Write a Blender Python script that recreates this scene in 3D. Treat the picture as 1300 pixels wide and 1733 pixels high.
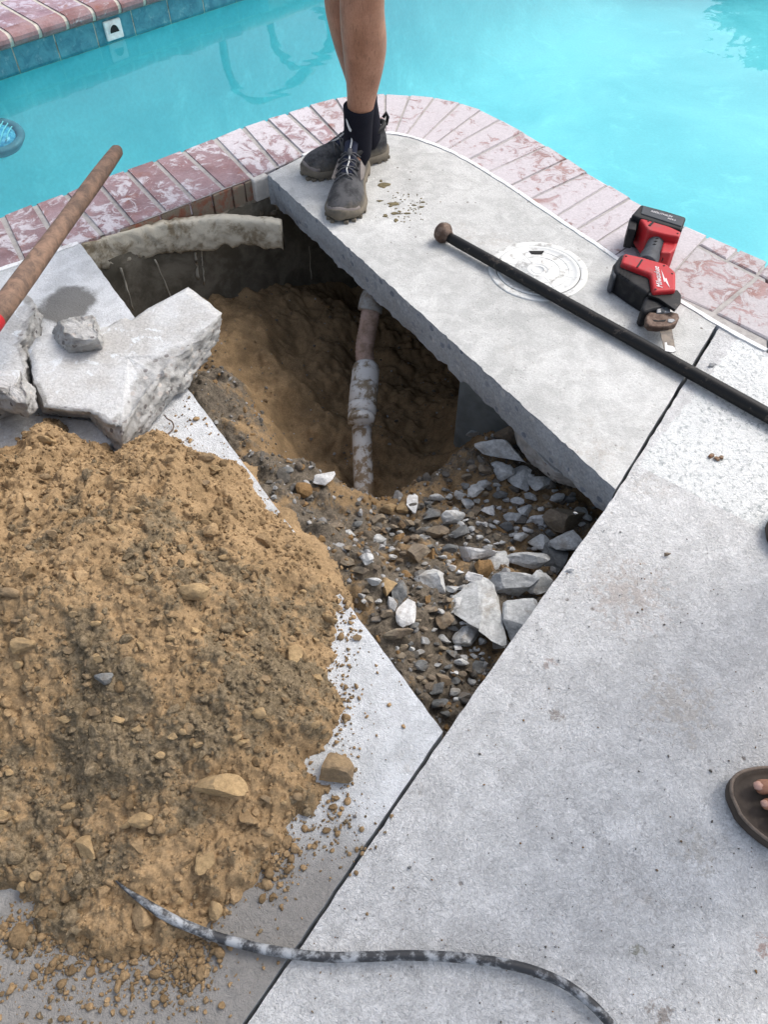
import bpy, bmesh, math, random
import numpy as np
from mathutils import Vector, Matrix, geometry
R = math.radians
random.seed(7); rng = np.random.default_rng(7)
sc = bpy.context.scene
for o in list(bpy.data.objects): bpy.data.objects.remove(o)
C = sc.collection
PI = math.pi

# ------------------------------------------------------------ camera, sky, sun, exposure
CAM_H, PITCH, F = 1.25, R(52), 1300.0
cam = bpy.data.cameras.new('camera'); co = bpy.data.objects.new('camera', cam); C.objects.link(co)
co.location = (0, 0, CAM_H); co.rotation_euler = (R(90)-PITCH, 0, 0)
cam.sensor_fit = 'VERTICAL'; cam.sensor_height = 34.66; cam.lens = F/1733*34.66
cam.clip_start = .02; cam.clip_end = 400
sc.camera = co
SUN_EL, SUN_AZ = R(52), R(58)          # azimuth measured from +Y towards +X
w = bpy.data.worlds.new('World'); sc.world = w; w.use_nodes = True
wn = w.node_tree; wn.nodes.clear()
sky = wn.nodes.new('ShaderNodeTexSky'); sky.sky_type = 'NISHITA'; sky.sun_disc = False
sky.sun_elevation = SUN_EL; sky.sun_rotation = SUN_AZ; sky.air_density = 1.0; sky.dust_density = 4.0; sky.ozone_density = .6
bg = wn.nodes.new('ShaderNodeBackground'); bg.inputs[1].default_value = .15
wo = wn.nodes.new('ShaderNodeOutputWorld')
hs = wn.nodes.new('ShaderNodeHueSaturation'); hs.inputs['Saturation'].default_value = .62      # thin white cloud veil
wn.links.new(sky.outputs[0], hs.inputs['Color']); wn.links.new(hs.outputs[0], bg.inputs[0]); wn.links.new(bg.outputs[0], wo.inputs[0])
sl = bpy.data.lights.new('sun', 'SUN'); sl.energy = .8; sl.angle = R(24); sl.color = (1, .96, .9)
so = bpy.data.objects.new('sun', sl); C.objects.link(so)
sd = Vector((math.sin(SUN_AZ)*math.cos(SUN_EL), math.cos(SUN_AZ)*math.cos(SUN_EL), math.sin(SUN_EL)))
so.rotation_euler = sd.to_track_quat('Z', 'Y').to_euler(); so.location = sd*20
sc.view_settings.view_transform = 'Standard'; sc.view_settings.look = 'None'
sc.view_settings.exposure = .78; sc.view_settings.gamma = 1; sc.view_settings.use_curve_mapping = False
sc.render.engine = 'CYCLES'; sc.cycles.max_bounces = 6; sc.cycles.transparent_max_bounces = 12

# ------------------------------------------------------------ helpers
def at(x, y, z=0.0):
    """photo measurement -> point of the place at height z"""
    u = x-650; v = -(y-866.5)
    Y = F*math.cos(PITCH)+v*math.sin(PITCH); Z = F*math.sin(PITCH)-v*math.cos(PITCH); t = (CAM_H-z)/Z
    return Vector((u*t, Y*t, z))
def pxsize(x, y, z, n):
    """metres spanned by n photo pixels there"""
    p = at(x, y, z); d = p.y*math.cos(PITCH)+(CAM_H-z)*math.sin(PITCH); return n*d/F
def tag(o, label=None, cat=None, group=None, kind=None):
    if label: o['label'] = label
    if cat: o['category'] = cat
    if group: o['group'] = group
    if kind: o['kind'] = kind
    return o
def empty(name, loc, label=None, cat=None, group=None, kind=None):
    o = bpy.data.objects.new(name, None); C.objects.link(o); o.location = loc; o.empty_display_size = .05
    return tag(o, label, cat, group, kind)
def wloc(o):
    v = Vector((0, 0, 0))
    while o: v = v+Vector(o.location); o = o.parent
    return v
def mesh(name, V, Fc, mat, parent=None, smooth=True, org=None, attr=None):
    """V in world coordinates"""
    V = np.asarray([tuple(v) for v in V], dtype=float) if not isinstance(V, np.ndarray) else V
    if parent is not None: org = wloc(parent)
    elif org is None: org = Vector((0, 0, 0))
    V = V-np.array(org)
    me = bpy.data.meshes.new(name); me.from_pydata(V.tolist(), [], Fc if isinstance(Fc, list) else Fc.tolist())
    me.polygons.foreach_set('use_smooth', [smooth]*len(me.polygons))
    if attr is not None:
        for k, a in attr.items():
            at_ = me.attributes.new(k, 'FLOAT', 'POINT'); at_.data.foreach_set('value', np.asarray(a, dtype=np.float32))
    me.materials.append(mat); me.update()
    o = bpy.data.objects.new(name, me); C.objects.link(o)
    if parent is not None: o.parent = parent
    else: o.location = org
    return o
def fixn(o):
    bm = bmesh.new(); bm.from_mesh(o.data); bmesh.ops.recalc_face_normals(bm, faces=bm.faces); bm.to_mesh(o.data); bm.free(); return o
def bevel(o, w_=.003, n=2, ang=35):
    m = o.modifiers.new('b', 'BEVEL'); m.width = w_; m.segments = n; m.limit_method = 'ANGLE'; m.angle_limit = R(ang); return o
def subsurf(o, n=1):
    m = o.modifiers.new('s', 'SUBSURF'); m.levels = n; m.render_levels = n; return o
def rings(rs, cap=True, closed=True):
    """loft rings of equal point number"""
    n = len(rs[0]); V = [p for r in rs for p in r]; Fc = []
    for i in range(len(rs)-1):
        for j in range(n if closed else n-1):
            a = i*n+j; b = i*n+(j+1) % n
            Fc.append((a, b, b+n, a+n))
    if cap:
        Fc.append(tuple(range(n))[::-1]); Fc.append(tuple(range((len(rs)-1)*n, len(rs)*n)))
    return V, Fc
def loft(name, rs, mat, parent=None, smooth=True, org=None, cap=True):
    V, Fc = rings(rs, cap); return fixn(mesh(name, V, Fc, mat, parent, smooth, org))
def prism(name, top, bot, mat, parent=None, smooth=False, org=None, bw=0, bn=2):
    o = loft(name, [bot, top], mat, parent, smooth, org)
    if bw: bevel(o, bw, bn)
    return o
def ppx(name, pts, z1, z0, mat, parent=None, bw=.002, org=None, bn=2):
    """prism from a top outline measured in the photo at height z1, straight down to z0"""
    top = [at(x, y, z1) for x, y in pts]; bot = [Vector((p.x, p.y, z0)) for p in top]
    return prism(name, top, bot, mat, parent, org=org, bw=bw, bn=bn)
def tube_rings(path, rad, seg=12, flat=1.0):
    path = [Vector(p) for p in path]; rs = []
    if not hasattr(rad, '__len__'): rad = [rad]*len(path)
    up = Vector((0, 0, 1))
    for i, p in enumerate(path):
        t = (path[min(i+1, len(path)-1)]-path[max(i-1, 0)]).normalized()
        if abs(t.dot(up)) > .95: up = Vector((0, 1, 0)) if abs(t.y) < .9 else Vector((1, 0, 0))
        s = t.cross(up).normalized(); q = s.cross(t).normalized()
        rs.append([p+(s*math.cos(a)+q*math.sin(a)*flat)*rad[i] for a in [2*PI*k/seg for k in range(seg)]])
    return rs
def tube(name, path, rad, mat, parent=None, seg=12, org=None, flat=1.0):
    return loft(name, tube_rings(path, rad, seg, flat), mat, parent, True, org)
def smoothpath(pts, n=8):
    pts = [Vector(p) for p in pts]; out = []
    for i in range(len(pts)-1):
        p0 = pts[max(i-1, 0)]; p1 = pts[i]; p2 = pts[i+1]; p3 = pts[min(i+2, len(pts)-1)]
        for k in range(n):
            t = k/n; out.append(.5*((2*p1)+(p2-p0)*t+(2*p0-5*p1+4*p2-p3)*t*t+(3*p1-p0-3*p2+p3)*t**3))
    out.append(pts[-1]); return out
def joined(parts):
    V = []; Fc = []
    for v, f in parts:
        n = len(V); V += list(v); Fc += [tuple(i+n for i in q) for q in f]
    return V, Fc
# numpy noise
_g = np.random.default_rng(3).permutation(4096)
def _h(ix, iy, s=0): return _g[(_g[(ix+s*131) & 4095]+iy) & 4095]/4095.0
def vnoise(x, y, s=0):
    xi = np.floor(x).astype(int); yi = np.floor(y).astype(int); fx = x-xi; fy = y-yi
    fx = fx*fx*(3-2*fx); fy = fy*fy*(3-2*fy)
    return (_h(xi, yi, s)*(1-fx)+_h(xi+1, yi, s)*fx)*(1-fy)+(_h(xi, yi+1, s)*(1-fx)+_h(xi+1, yi+1, s)*fx)*fy
def fbm(x, y, sc_, o=4, s=0):
    r = 0; a = .5; x = x*sc_; y = y*sc_
    for k in range(o):
        r = r+a*(vnoise(x, y, s+k)-.5); x = x*2.03+7; y = y*2.03+3; a *= .5
    return r*2
def lumps(x, y, cell, s=0, rmin=.35, rmax=.75):
    """half-buried irregular clods on a jittered grid"""
    x = x+fbm(x, y, 1/cell*1.3, 2, s+9)*cell*.35; y = y+fbm(x, y, 1/cell*1.3, 2, s+19)*cell*.35
    X = x/cell; Y = y/cell; xi = np.floor(X).astype(int); yi = np.floor(Y).astype(int); out = np.zeros_like(X)
    for dx in (-1, 0, 1):
        for dy in (-1, 0, 1):
            cx = xi+dx; cy = yi+dy
            px_ = cx+_h(cx, cy, s); py = cy+_h(cx, cy, s+1); r = rmin+(rmax-rmin)*_h(cx, cy, s+2)**2; k = _h(cx, cy, s+3)
            d2 = ((X-px_)**2+(Y-py)**2)/r**2
            out = np.maximum(out, np.sqrt(np.clip(1-d2, 0, 1))*r*(.35+.65*k))
    return out*cell
def inpoly(x, y, P):
    P = [(p[0], p[1]) for p in P]; r = np.zeros(np.shape(x), bool); j = len(P)-1
    for i in range(len(P)):
        xi, yi = P[i]; xj, yj = P[j]
        if yi != yj: r ^= ((yi > y) != (yj > y)) & (x < (xj-xi)*(y-yi)/(yj-yi)+xi)
        j = i
    return r
def dpoly(x, y, P, closed=True):
    P = [(p[0], p[1]) for p in P]; d = np.full(np.shape(x), 1e9); n = len(P)
    for i in range(n if closed else n-1):
        ax, ay = P[i]; bx, by = P[(i+1) % n]; L = (bx-ax)**2+(by-ay)**2+1e-12
        t = np.clip(((x-ax)*(bx-ax)+(y-ay)*(by-ay))/L, 0, 1)
        d = np.minimum(d, np.hypot(x-ax-t*(bx-ax), y-ay-t*(by-ay)))
    return d

# ------------------------------------------------------------ materials
class NT:
    def __init__(s, name):
        s.m = bpy.data.materials.new(name); s.m.use_nodes = True; s.t = s.m.node_tree; s.t.nodes.clear()
        s.out = s.t.nodes.new('ShaderNodeOutputMaterial'); s.b = s.t.nodes.new('ShaderNodeBsdfPrincipled')
        s.t.links.new(s.b.outputs[0], s.out.inputs[0]); s.b.inputs['Specular IOR Level'].default_value = .3
        s.pos = s.n('ShaderNodeNewGeometry').outputs['Position']; s.h = None
    def n(s, ty, **kw):
        x = s.t.nodes.new(ty)
        for k, v in kw.items(): setattr(x, k, v)
        return x
    def put(s, sock, v):
        if isinstance(v, bpy.types.NodeSocket): s.t.links.new(v, sock)
        elif hasattr(v, '__len__') and len(v) == 3 and len(sock.default_value) == 4: sock.default_value = (*v, 1)
        else: sock.default_value = v
    def noise(s, scale, detail=4, rough=.55, dist=0, vec=None):
        x = s.n('ShaderNodeTexNoise'); s.put(x.inputs['Vector'], vec or s.pos)
        for k, v in (('Scale', scale), ('Detail', detail), ('Roughness', rough), ('Distortion', dist)): x.inputs[k].default_value = v
        return x.outputs['Fac']
    def voro(s, scale, feature='F1', out='Distance', vec=None, rnd=1):
        x = s.n('ShaderNodeTexVoronoi', feature=feature); s.put(x.inputs['Vector'], vec or s.pos); x.inputs['Scale'].default_value = scale
        x.inputs['Randomness'].default_value = rnd
        return x.outputs[out]
    def ramp(s, f, a, b, to0=0.0, to1=1.0):
        x = s.n('ShaderNodeMapRange', interpolation_type='SMOOTHSTEP'); s.put(x.inputs[0], f)
        for i, v in enumerate((a, b, to0, to1)): s.put(x.inputs[i+1], v)
        return x.outputs[0]
    def math(s, op, a, b=0.0, c=0.0):
        x = s.n('ShaderNodeMath', operation=op); s.put(x.inputs[0], a); s.put(x.inputs[1], b); s.put(x.inputs[2], c); return x.outputs[0]
    def mix(s, f, a, b):
        x = s.n('ShaderNodeMix', data_type='RGBA'); s.put(x.inputs[0], f); s.put(x.inputs[6], a); s.put(x.inputs[7], b); return x.outputs[2]
    def mul(s, a, f):
        x = s.n('ShaderNodeMix', data_type='RGBA', blend_type='MULTIPLY'); x.inputs[0].default_value = 1; s.put(x.inputs[6], a)
        y = s.n('ShaderNodeCombineColor')
        for i in range(3): s.put(y.inputs[i], f)
        s.put(x.inputs[7], y.outputs[0]); return x.outputs[2]
    def attr(s, name):
        x = s.n('ShaderNodeAttribute', attribute_name=name); return x.outputs['Fac']
    def bump(s, h, strength=.5, dist=.002):
        x = s.n('ShaderNodeBump'); x.inputs['Strength'].default_value = strength; x.inputs['Distance'].default_value = dist
        s.put(x.inputs['Height'], h)
        if s.h is not None: s.t.links.new(s.h, x.inputs['Normal'])
        s.h = x.outputs[0]; return s
    def end(s, col, rough=.8, metal=0.0, spec=None):
        s.put(s.b.inputs['Base Color'], col); s.put(s.b.inputs['Roughness'], rough); s.put(s.b.inputs['Metallic'], metal)
        if spec is not None: s.b.inputs['Specular IOR Level'].default_value = spec
        if s.h is not None: s.t.links.new(s.h, s.b.inputs['Normal'])
        return s.m
    def half(s, a, b):
        """signed distance to the line a-b on the ground, positive to its left"""
        d = Vector((b.x-a.x, b.y-a.y)).normalized(); n = Vector((-d.y, d.x, 0)); c = -(n.x*a.x+n.y*a.y)
        x = s.n('ShaderNodeVectorMath', operation='DOT_PRODUCT'); s.put(x.inputs[0], s.pos); x.inputs[1].default_value = n
        return s.math('ADD', x.outputs['Value'], c)
    def dist(s, p):
        x = s.n('ShaderNodeVectorMath', operation='DISTANCE'); s.put(x.inputs[0], s.pos); x.inputs[1].default_value = p; return x.outputs['Value']
    def island(s): return s.n('ShaderNodeNewGeometry').outputs['Random Per Island']
    def orand(s): return s.n('ShaderNodeObjectInfo').outputs['Random']

def concrete(name, c1=(.50, .50, .49), c2=(.62, .63, .63), swirl=.6, extra=None, specks=.5):
    m = NT(name)
    big = m.ramp(m.noise(2.3, 5, .6), .35, .68); mid = m.ramp(m.noise(19, 6, .65, .6), .3, .7)
    col = m.mix(big, c1, c2); col = m.mul(col, m.ramp(mid, 0, 1, .86, 1.06)); 
    fine = m.noise(170, 4, .7, .4); col = m.mul(col, m.ramp(fine, .3, .72, .88, 1.06))
    grit = m.noise(520, 2, .6); col = m.mul(col, m.ramp(grit, .3, .7, .92, 1.05))
    sp = m.voro(95); msk = m.math('MULTIPLY', m.ramp(sp, .10, .19, 1, 0), m.ramp(m.noise(9, 3), .42, .6, .15, 1))
    col = m.mix(m.math('MULTIPLY', msk, specks), col, (.17, .15, .13))
    sp2 = m.voro(23); msk2 = m.math('MULTIPLY', m.ramp(sp2, .06, .11, 1, 0), m.ramp(m.noise(4, 2), .5, .6, 0, 1))
    col = m.mix(m.math('MULTIPLY', msk2, .8), col, (.14, .12, .10))
    st = m.math('MULTIPLY', m.ramp(m.noise(2.9, 5, .65, .3), .55, .72), m.ramp(m.noise(60, 5, .75), .45, .6, .1, 1))
    col = m.mix(m.math('MULTIPLY', st, .55), col, (.36, .31, .26))
    if extra: col = extra(m, col)
    m.bump(m.noise(75, 5, .62, 1.6), swirl, .004); m.bump(m.noise(125, 4, .6, 2.2), swirl, .005); m.bump(m.noise(300, 3, .7, .5), .5, .0012)
    m.bump(m.ramp(sp2, .05, .13), .35, .003)
    return m.end(col, .88, spec=.25)

wp = [at(1075, 785), at(1290, 895), at(1088, 778), at(1254, 566), at(1310, 610)]
def white_patch(m, col):
    nz = m.math('MULTIPLY', m.math('SUBTRACT', m.noise(38, 4, .7), .5), .022)
    d = m.half(wp[0], wp[1]); d2 = m.half(wp[3], wp[2]); d3 = m.half(wp[4], wp[3])
    nz2 = m.math('MULTIPLY', m.math('SUBTRACT', m.noise(25, 5, .75), .5), .05)
    d = m.math('ADD', d, m.math('MULTIPLY', nz, .35)); e = m.math('ADD', m.math('MINIMUM', d2, d3), nz2)
    k = m.ramp(m.math('MINIMUM', d, e), -.0005, .002)
    fl = m.ramp(m.noise(85, 6, .76, .8), .385, .49)
    paint = m.mix(fl, (.47, .50, .50), (.84, .86, .85))
    return m.mix(m.math('MULTIPLY', k, m.ramp(m.noise(30, 5, .7), .28, .36, .45, 1)), col, paint)
def worn_right(m, col):
    mp = m.n('ShaderNodeMapping'); mp.inputs['Rotation'].default_value = (0, 0, .7); mp.inputs['Scale'].default_value = (1, .6, 1); m.put(mp.inputs[0], m.pos)
    sm = m.math('MULTIPLY', m.ramp(m.noise(70, 6, .8, 1.2, vec=mp.outputs[0]), .50, .64), m.ramp(m.noise(3.5, 4), .42, .6))
    col = m.mix(m.math('MULTIPLY', sm, .6), col, (.86, .86, .85))
    mp2 = m.n('ShaderNodeMapping'); mp2.inputs['Rotation'].default_value = (0, 0, -1.1); mp2.inputs['Scale'].default_value = (1, .7, 1); m.put(mp2.inputs[0], m.pos)
    s2 = m.math('MULTIPLY', m.ramp(m.noise(55, 6, .8, 1.6, vec=mp2.outputs[0]), .56, .66), m.ramp(m.noise(2.7, 4), .44, .62))
    col = m.mix(m.math('MULTIPLY', s2, .38), col, (.38, .37, .355))
    gp = m.math('MULTIPLY', m.ramp(m.noise(150, 5, .8, 1.5), .56, .64), m.ramp(m.noise(5.5, 5, .7), .47, .60)); col = m.mix(m.math('MULTIPLY', gp, .42), col, (.26, .235, .21))
    m.bump(m.math('SUBTRACT', sm, m.math('ADD', s2, gp)), .45, .002)
    col = white_patch(m, col)
    # faint pinkish brown scuffing and a few green-brown blots
    for p, r, c in ((at(1060, 1005), .12, (.46, .40, .36)), (at(1150, 1190), .1, (.50, .46, .41)), (at(1180, 1440), .05, (.46, .44, .40)), (at(1078, 1605), .017, (.16, .16, .09)), (at(1118, 1715), .028, (.18, .13, .09)), (at(1290, 1600), .02, (.27, .12, .07)), (at(945, 1212), .02, (.25, .2, .16)), (at(930, 1120), .02, (.3, .22, .19))):
        k = m.ramp(m.math('ADD', m.dist(p), m.math('MULTIPLY', m.math('SUBTRACT', m.noise(65, 6, .8, .5), .5), r*5)), r*.1, r*.6, 1, 0)
        col = m.mix(m.math('MULTIPLY', k, .6), col, c)
    return col
M = {}
M['right'] = concrete('pale trowelled concrete', (.67, .675, .675), (.79, .795, .79), 1.05, worn_right, .3)
def worn_left(m, col):
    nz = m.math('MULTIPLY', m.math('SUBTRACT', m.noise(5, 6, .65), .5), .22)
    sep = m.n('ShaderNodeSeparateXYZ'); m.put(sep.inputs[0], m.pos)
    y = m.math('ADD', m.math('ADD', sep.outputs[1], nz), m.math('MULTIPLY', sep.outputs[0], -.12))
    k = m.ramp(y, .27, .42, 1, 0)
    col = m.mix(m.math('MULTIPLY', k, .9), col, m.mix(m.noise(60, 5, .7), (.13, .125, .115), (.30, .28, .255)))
    wet = m.ramp(m.math('ADD', m.dist(at(112, 515)), m.math('MULTIPLY', m.math('SUBTRACT', m.noise(14, 4), .5), .1)), .062, .085, 1, 0)
    return m.mix(m.math('MULTIPLY', wet, .85), col, (.12, .115, .105))
M['left'] = concrete('pale dusty concrete', (.57, .59, .60), (.70, .72, .74), .7, worn_left, .35)
M['bridge'] = concrete('sanded concrete slab top', (.50, .505, .49), (.61, .615, .60), .45, None, .6)
def agg(name, base, dark, light, sc_=34, rough=.9):
    m = NT(name); v = m.voro(sc_); cl = m.voro(sc_, out='Color')
    sep = m.n('ShaderNodeSeparateColor'); m.put(sep.inputs[0], cl)
    st = m.math('MULTIPLY', m.ramp(v, .36, .44, 1, 0), m.ramp(sep.outputs[0], .55, .6))
    col = m.mix(m.ramp(m.noise(8, 5, .6), .3, .7), base, tuple(c*.8 for c in base))
    col = m.mix(st, col, m.mix(sep.outputs[1], dark, light)); col = m.mul(col, m.ramp(m.noise(140, 4, .7), .3, .7, .75, 1.1))
    m.bump(m.noise(60, 6, .7, .5), rough, .005)
    return m.end(col, .9)
M['cut'] = agg('sawn concrete edge', (.40, .43, .46), (.17, .20, .25), (.50, .52, .53), 46, .5)
M['broken'] = agg('broken concrete', (.47, .47, .46), (.16, .15, .14), (.58, .57, .55), 55, 1.0)
def chunk_mat():
    m = NT('chunk concrete'); k = m.attr('rough')
    a = m.mix(m.ramp(m.noise(7, 5, .65), .35, .65), (.50, .49, .47), (.64, .65, .65)); a = m.mul(a, m.ramp(m.noise(140, 5, .7), .3, .7, .82, 1.08))
    a = m.mix(m.ramp(m.noise(21, 6, .7, .8), .56, .64), a, (.70, .73, .75))
    v = m.voro(60); cl = m.voro(60, out='Color'); sep = m.n('ShaderNodeSeparateColor'); m.put(sep.inputs[0], cl)
    b = m.mix(m.ramp(m.noise(26, 5, .7), .35, .65), (.33, .325, .31), (.52, .52, .51))
    b = m.mix(m.math('MULTIPLY', m.ramp(v, .3, .42, 1, 0), m.ramp(sep.outputs[0], .5, .55)), b, m.mix(sep.outputs[1], (.13, .12, .12), (.60, .56, .52)))
    m.bump(m.noise(90, 6, .72, .8), 1.0, .005); m.bump(m.noise(320, 4, .7, .4), .7, .0015)
    return m.end(m.mix(m.ramp(m.math('ADD', k, m.math('MULTIPLY', m.math('SUBTRACT', m.noise(30, 4), .5), .5)), .35, .6), a, b), .9)
M['chunk'] = chunk_mat()
def soil(name, tan1=(.39, .27, .15), tan2=(.275, .19, .105), grey=(.13, .10, .062), grey2=(.27, .21, .135), island=False):
    m = NT(name); k = m.attr('gravel') if not island else m.math('ADD', m.attr('gravel'), m.math('MULTIPLY', m.math('SUBTRACT', m.island(), .5), .8))
    a = m.mix(m.ramp(m.noise(13, 6, .7), .35, .62), tan2, tan1); b = m.mix(m.ramp(m.noise(120, 5, .8), .38, .62), grey, grey2)
    if island: a = m.mul(a, m.ramp(m.island(), 0, 1, .65, 1.15)); 
    kk = m.ramp(m.math('ADD', k, m.math('MULTIPLY', m.math('SUBTRACT', m.noise(48, 5, .75), .5), 1.1)), .38, .62)
    col = m.mix(kk, a, b); col = m.mul(col, m.ramp(m.noise(260, 4, .7), .3, .7, .72, 1.15))
    m.bump(m.noise(170, 6, .75), .9, .003)
    return m.end(col, .97, spec=.1)
M['soil'] = soil('tan sandy soil'); M['crumb'] = soil('sandy soil crumbs', island=True)
M['pit'] = soil('pit soil with painted shade', (.31, .215, .12), (.20, .14, .08), (.10, .085, .065), (.19, .16, .125))  # soil taken darker overall, so the hole's shade is in its colour
def gravel():
    m = NT('mixed gravel'); i = m.island(); col = m.mix(m.ramp(i, .1, .5), (.22, .135, .06), (.13, .12, .105)); col = m.mix(m.ramp(i, .78, .88), col, (.36, .36, .355))
    col = m.mul(col, m.ramp(m.noise(200, 4, .7), .3, .7, .7, 1.15)); m.bump(m.noise(200, 4, .7), .6, .002); return m.end(col, .93)
M['gravel'] = gravel()
def rock(name, c1, c2, dirt=(.20, .14, .08), da=.5):
    m = NT(name); col = m.mix(m.ramp(m.noise(22, 6, .7), .35, .65), c1, c2); col = m.mul(col, m.ramp(m.noise(130, 5, .75), .3, .7, .72, 1.12))
    col = m.mix(m.math('MULTIPLY', m.ramp(m.noise(17, 5, .7, .5), .5, .66), da), col, dirt)
    m.bump(m.noise(85, 6, .7), .8, .004); return m.end(col, .92)
M['rockg'] = rock('grey rubble', (.42, .43, .425), (.60, .61, .60), (.24, .20, .15), .6); M['rockd'] = rock('dark rubble', (.13, .135, .135), (.22, .225, .22))
M['rockb'] = rock('brown stone', (.20, .16, .12), (.30, .25, .18)); M['rockt'] = rock('tan clod', (.42, .295, .155), (.33, .23, .12), (.15, .12, .08), .5)
M['rockw'] = rock('white rubble', (.55, .55, .54), (.68, .68, .67), da=.3); M['rocks'] = rock('soil clod', (.31, .22, .125), (.25, .18, .105), (.12, .1, .08), .4)
def brickm(name, amount, c1, c2, white=(.60, .57, .60)):
    m = NT(name); r = m.orand()
    col = m.mix(r, c1, c2); col = m.mix(m.ramp(m.noise(9, 5, .7), .35, .65), col, m.mul(col, .72)); col = m.mix(m.ramp(m.noise(14, 5, .7), .52, .66), col, (.24, .10, .075))
    film = m.ramp(m.noise(6, 5, .7), .30, .65); col = m.mix(m.math('MULTIPLY', film, .5), col, (.44, .345, .37))
    n = m.math('ADD', m.noise(17, 7, .72, 1.2), m.math('MULTIPLY', m.math('SUBTRACT', m.noise(3.1, 3), .5), .5))
    k = m.ramp(n, .585-amount*.25, .70-amount*.25)
    col = m.mix(m.math('MULTIPLY', k, .92), col, m.mix(m.noise(40, 5, .7), tuple(c*.82 for c in white), tuple(c*1.15 for c in white)))
    col = m.mul(col, m.ramp(m.noise(150, 4, .7), .3, .7, .86, 1.06))
    m.bump(k, .5, .0012); m.bump(m.noise(70, 5, .7), .5, .0025); return m.end(col, .8, spec=.3)
M['brickl'] = brickm('mauve coping brick', .34, (.30, .17, .175), (.215, .125, .13)); M['brickm'] = brickm('paint flecked coping brick', .74, (.31, .20, .21), (.28, .17, .18))
M['brickr'] = brickm('whitewashed coping brick', .98, (.38, .25, .23), (.34, .21, .19), (.54, .51, .53)); M['paver'] = brickm('mottled paver', .80, (.36, .22, .19), (.31, .18, .155), (.47, .45, .46))
M['bull'] = brickm('terracotta bullnose', .0, (.26, .115, .105), (.21, .095, .09), (.4, .36, .38)); M['topf'] = brickm('lilac brick top', .45, (.31, .20, .24), (.28, .17, .2), (.5, .45, .52))
def simple(name, c, rough=.6, metal=0, bumpy=0, var=.2, sc_=30, spec=None, c2=None, thr=(.4, .65)):
    m = NT(name); tgt = c2 or tuple(x*(1-var) for x in c)
    col = m.mix(m.ramp(m.noise(sc_, 6, .7, .3), *thr), c, tgt)
    if bumpy: m.bump(m.noise(sc_*3, 5, .7), .6, bumpy)
    return m.end(col, rough, metal, spec)
M['mortar'] = simple('grey mortar', (.42, .40, .38), .95, 0, .003, .25, 40); M['plaster'] = simple('white mortar strip', (.74, .75, .75), .85, 0, .003, .2, 35, c2=(.5, .49, .48), thr=(.5, .68))
M['joint'] = simple('dark joint filler', (.03, .028, .025), .95); M['fascia'] = simple('stained cream bond beam', (.56, .52, .42), .9, 0, .005, .3, 16, c2=(.22, .18, .12), thr=(.44, .64))
M['wall'] = simple('damp pool shell with painted shade', (.095, .085, .064), .9, 0, .006, .4, 9, c2=(.19, .172, .135)); M['efflo'] = simple('white drip', (.42, .39, .32), .9, 0, .003)  # shell: damp concrete toned darker to carry the shade of the hole
M['obrick'] = simple('orange brick', (.27, .105, .065), .9, 0, .006, .5, 20, c2=(.24, .20, .15), thr=(.38, .56)); M['wblock'] = simple('white block', (.58, .56, .52), .9, 0, .003, .2, 30)
M['rubmort'] = simple('rubbly mortar', (.30, .26, .20), .95, 0, .01, .5, 30, c2=(.12, .1, .07))
M['ground'] = concrete('far deck concrete', (.42, .41, .38), (.50, .49, .46), .3)
M['pvc'] = simple('muddy white pipe', (.52, .51, .49), .6, 0, .001, .5, 20, c2=(.22, .16, .10), thr=(.46, .56)); M['pvcp'] = simple('pinkish flexible pipe', (.36, .26, .22), .7, 0, .001, .3, 24, c2=(.20, .14, .1))
M['pvcc'] = simple('white coupling', (.52, .52, .51), .6, 0, .001, .5, 16, c2=(.20, .16, .11), thr=(.47, .56)); M['elb'] = simple('grey elbow', (.27, .27, .26), .7, 0, .001, .4, 24, c2=(.15, .12, .09)); M['skim'] = simple('grey skimmer housing', (.20, .23, .24), .7, 0, .002, .3, 8)
M['lid'] = simple('weathered white plastic', (.66, .67, .65), .55, 0, .001, .3, 34, c2=(.34, .335, .315), thr=(.5, .66))
M['hole'] = simple('painted opening shade', (.02, .02, .02), .9)  # near black plates stand in for the shade inside openings
M['wood'] = (lambda m: (m.bump(m.noise(60, 5, .7), .4, .001), m.end(m.mix(m.ramp(m.noise(34, 6, .75, .6), .36, .64), (.26, .165, .115), (.125, .085, .065)), .75))[1])(NT('weathered wood'))
M['red'] = simple('red plastic', (.42, .016, .022), .5, 0, .0004, .3, 30, c2=(.30, .045, .045), thr=(.5, .7), spec=.35); M['blk'] = simple('black rubber', (.008, .0085, .011), .6, 0, .0006, .4, 40, c2=(.022, .022, .022), spec=.25)
M['grip'] = simple('charcoal grip', (.055, .062, .072), .6, 0, .0008, .3, 40); M['iron'] = simple('black painted iron', (.006, .0065, .007), .5, 0, .0008, .4, 34, c2=(.06, .05, .042), thr=(.57, .66), spec=.28)
M['rust'] = simple('rusty steel', (.085, .055, .042), .6, .5, .0012, .4, 50, c2=(.17, .125, .1)); M['blade'] = simple('dull brown blade', (.11, .10, .09), .5, .5, .0005, .4, 40, c2=(.2, .17, .14)); M['steel'] = simple('bare steel', (.30, .31, .32), .5, .6, .0005, .3, 40); M['white'] = simple('white paint', (.78, .78, .76), .6)
M['print'] = simple('white lettering', (.75, .72, .72), .6); M['hose'] = simple('dusty black hose', (.03, .032, .036), .5, 0, .001, .4, 34, c2=(.33, .35, .37), thr=(.44, .62), spec=.4)
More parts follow.
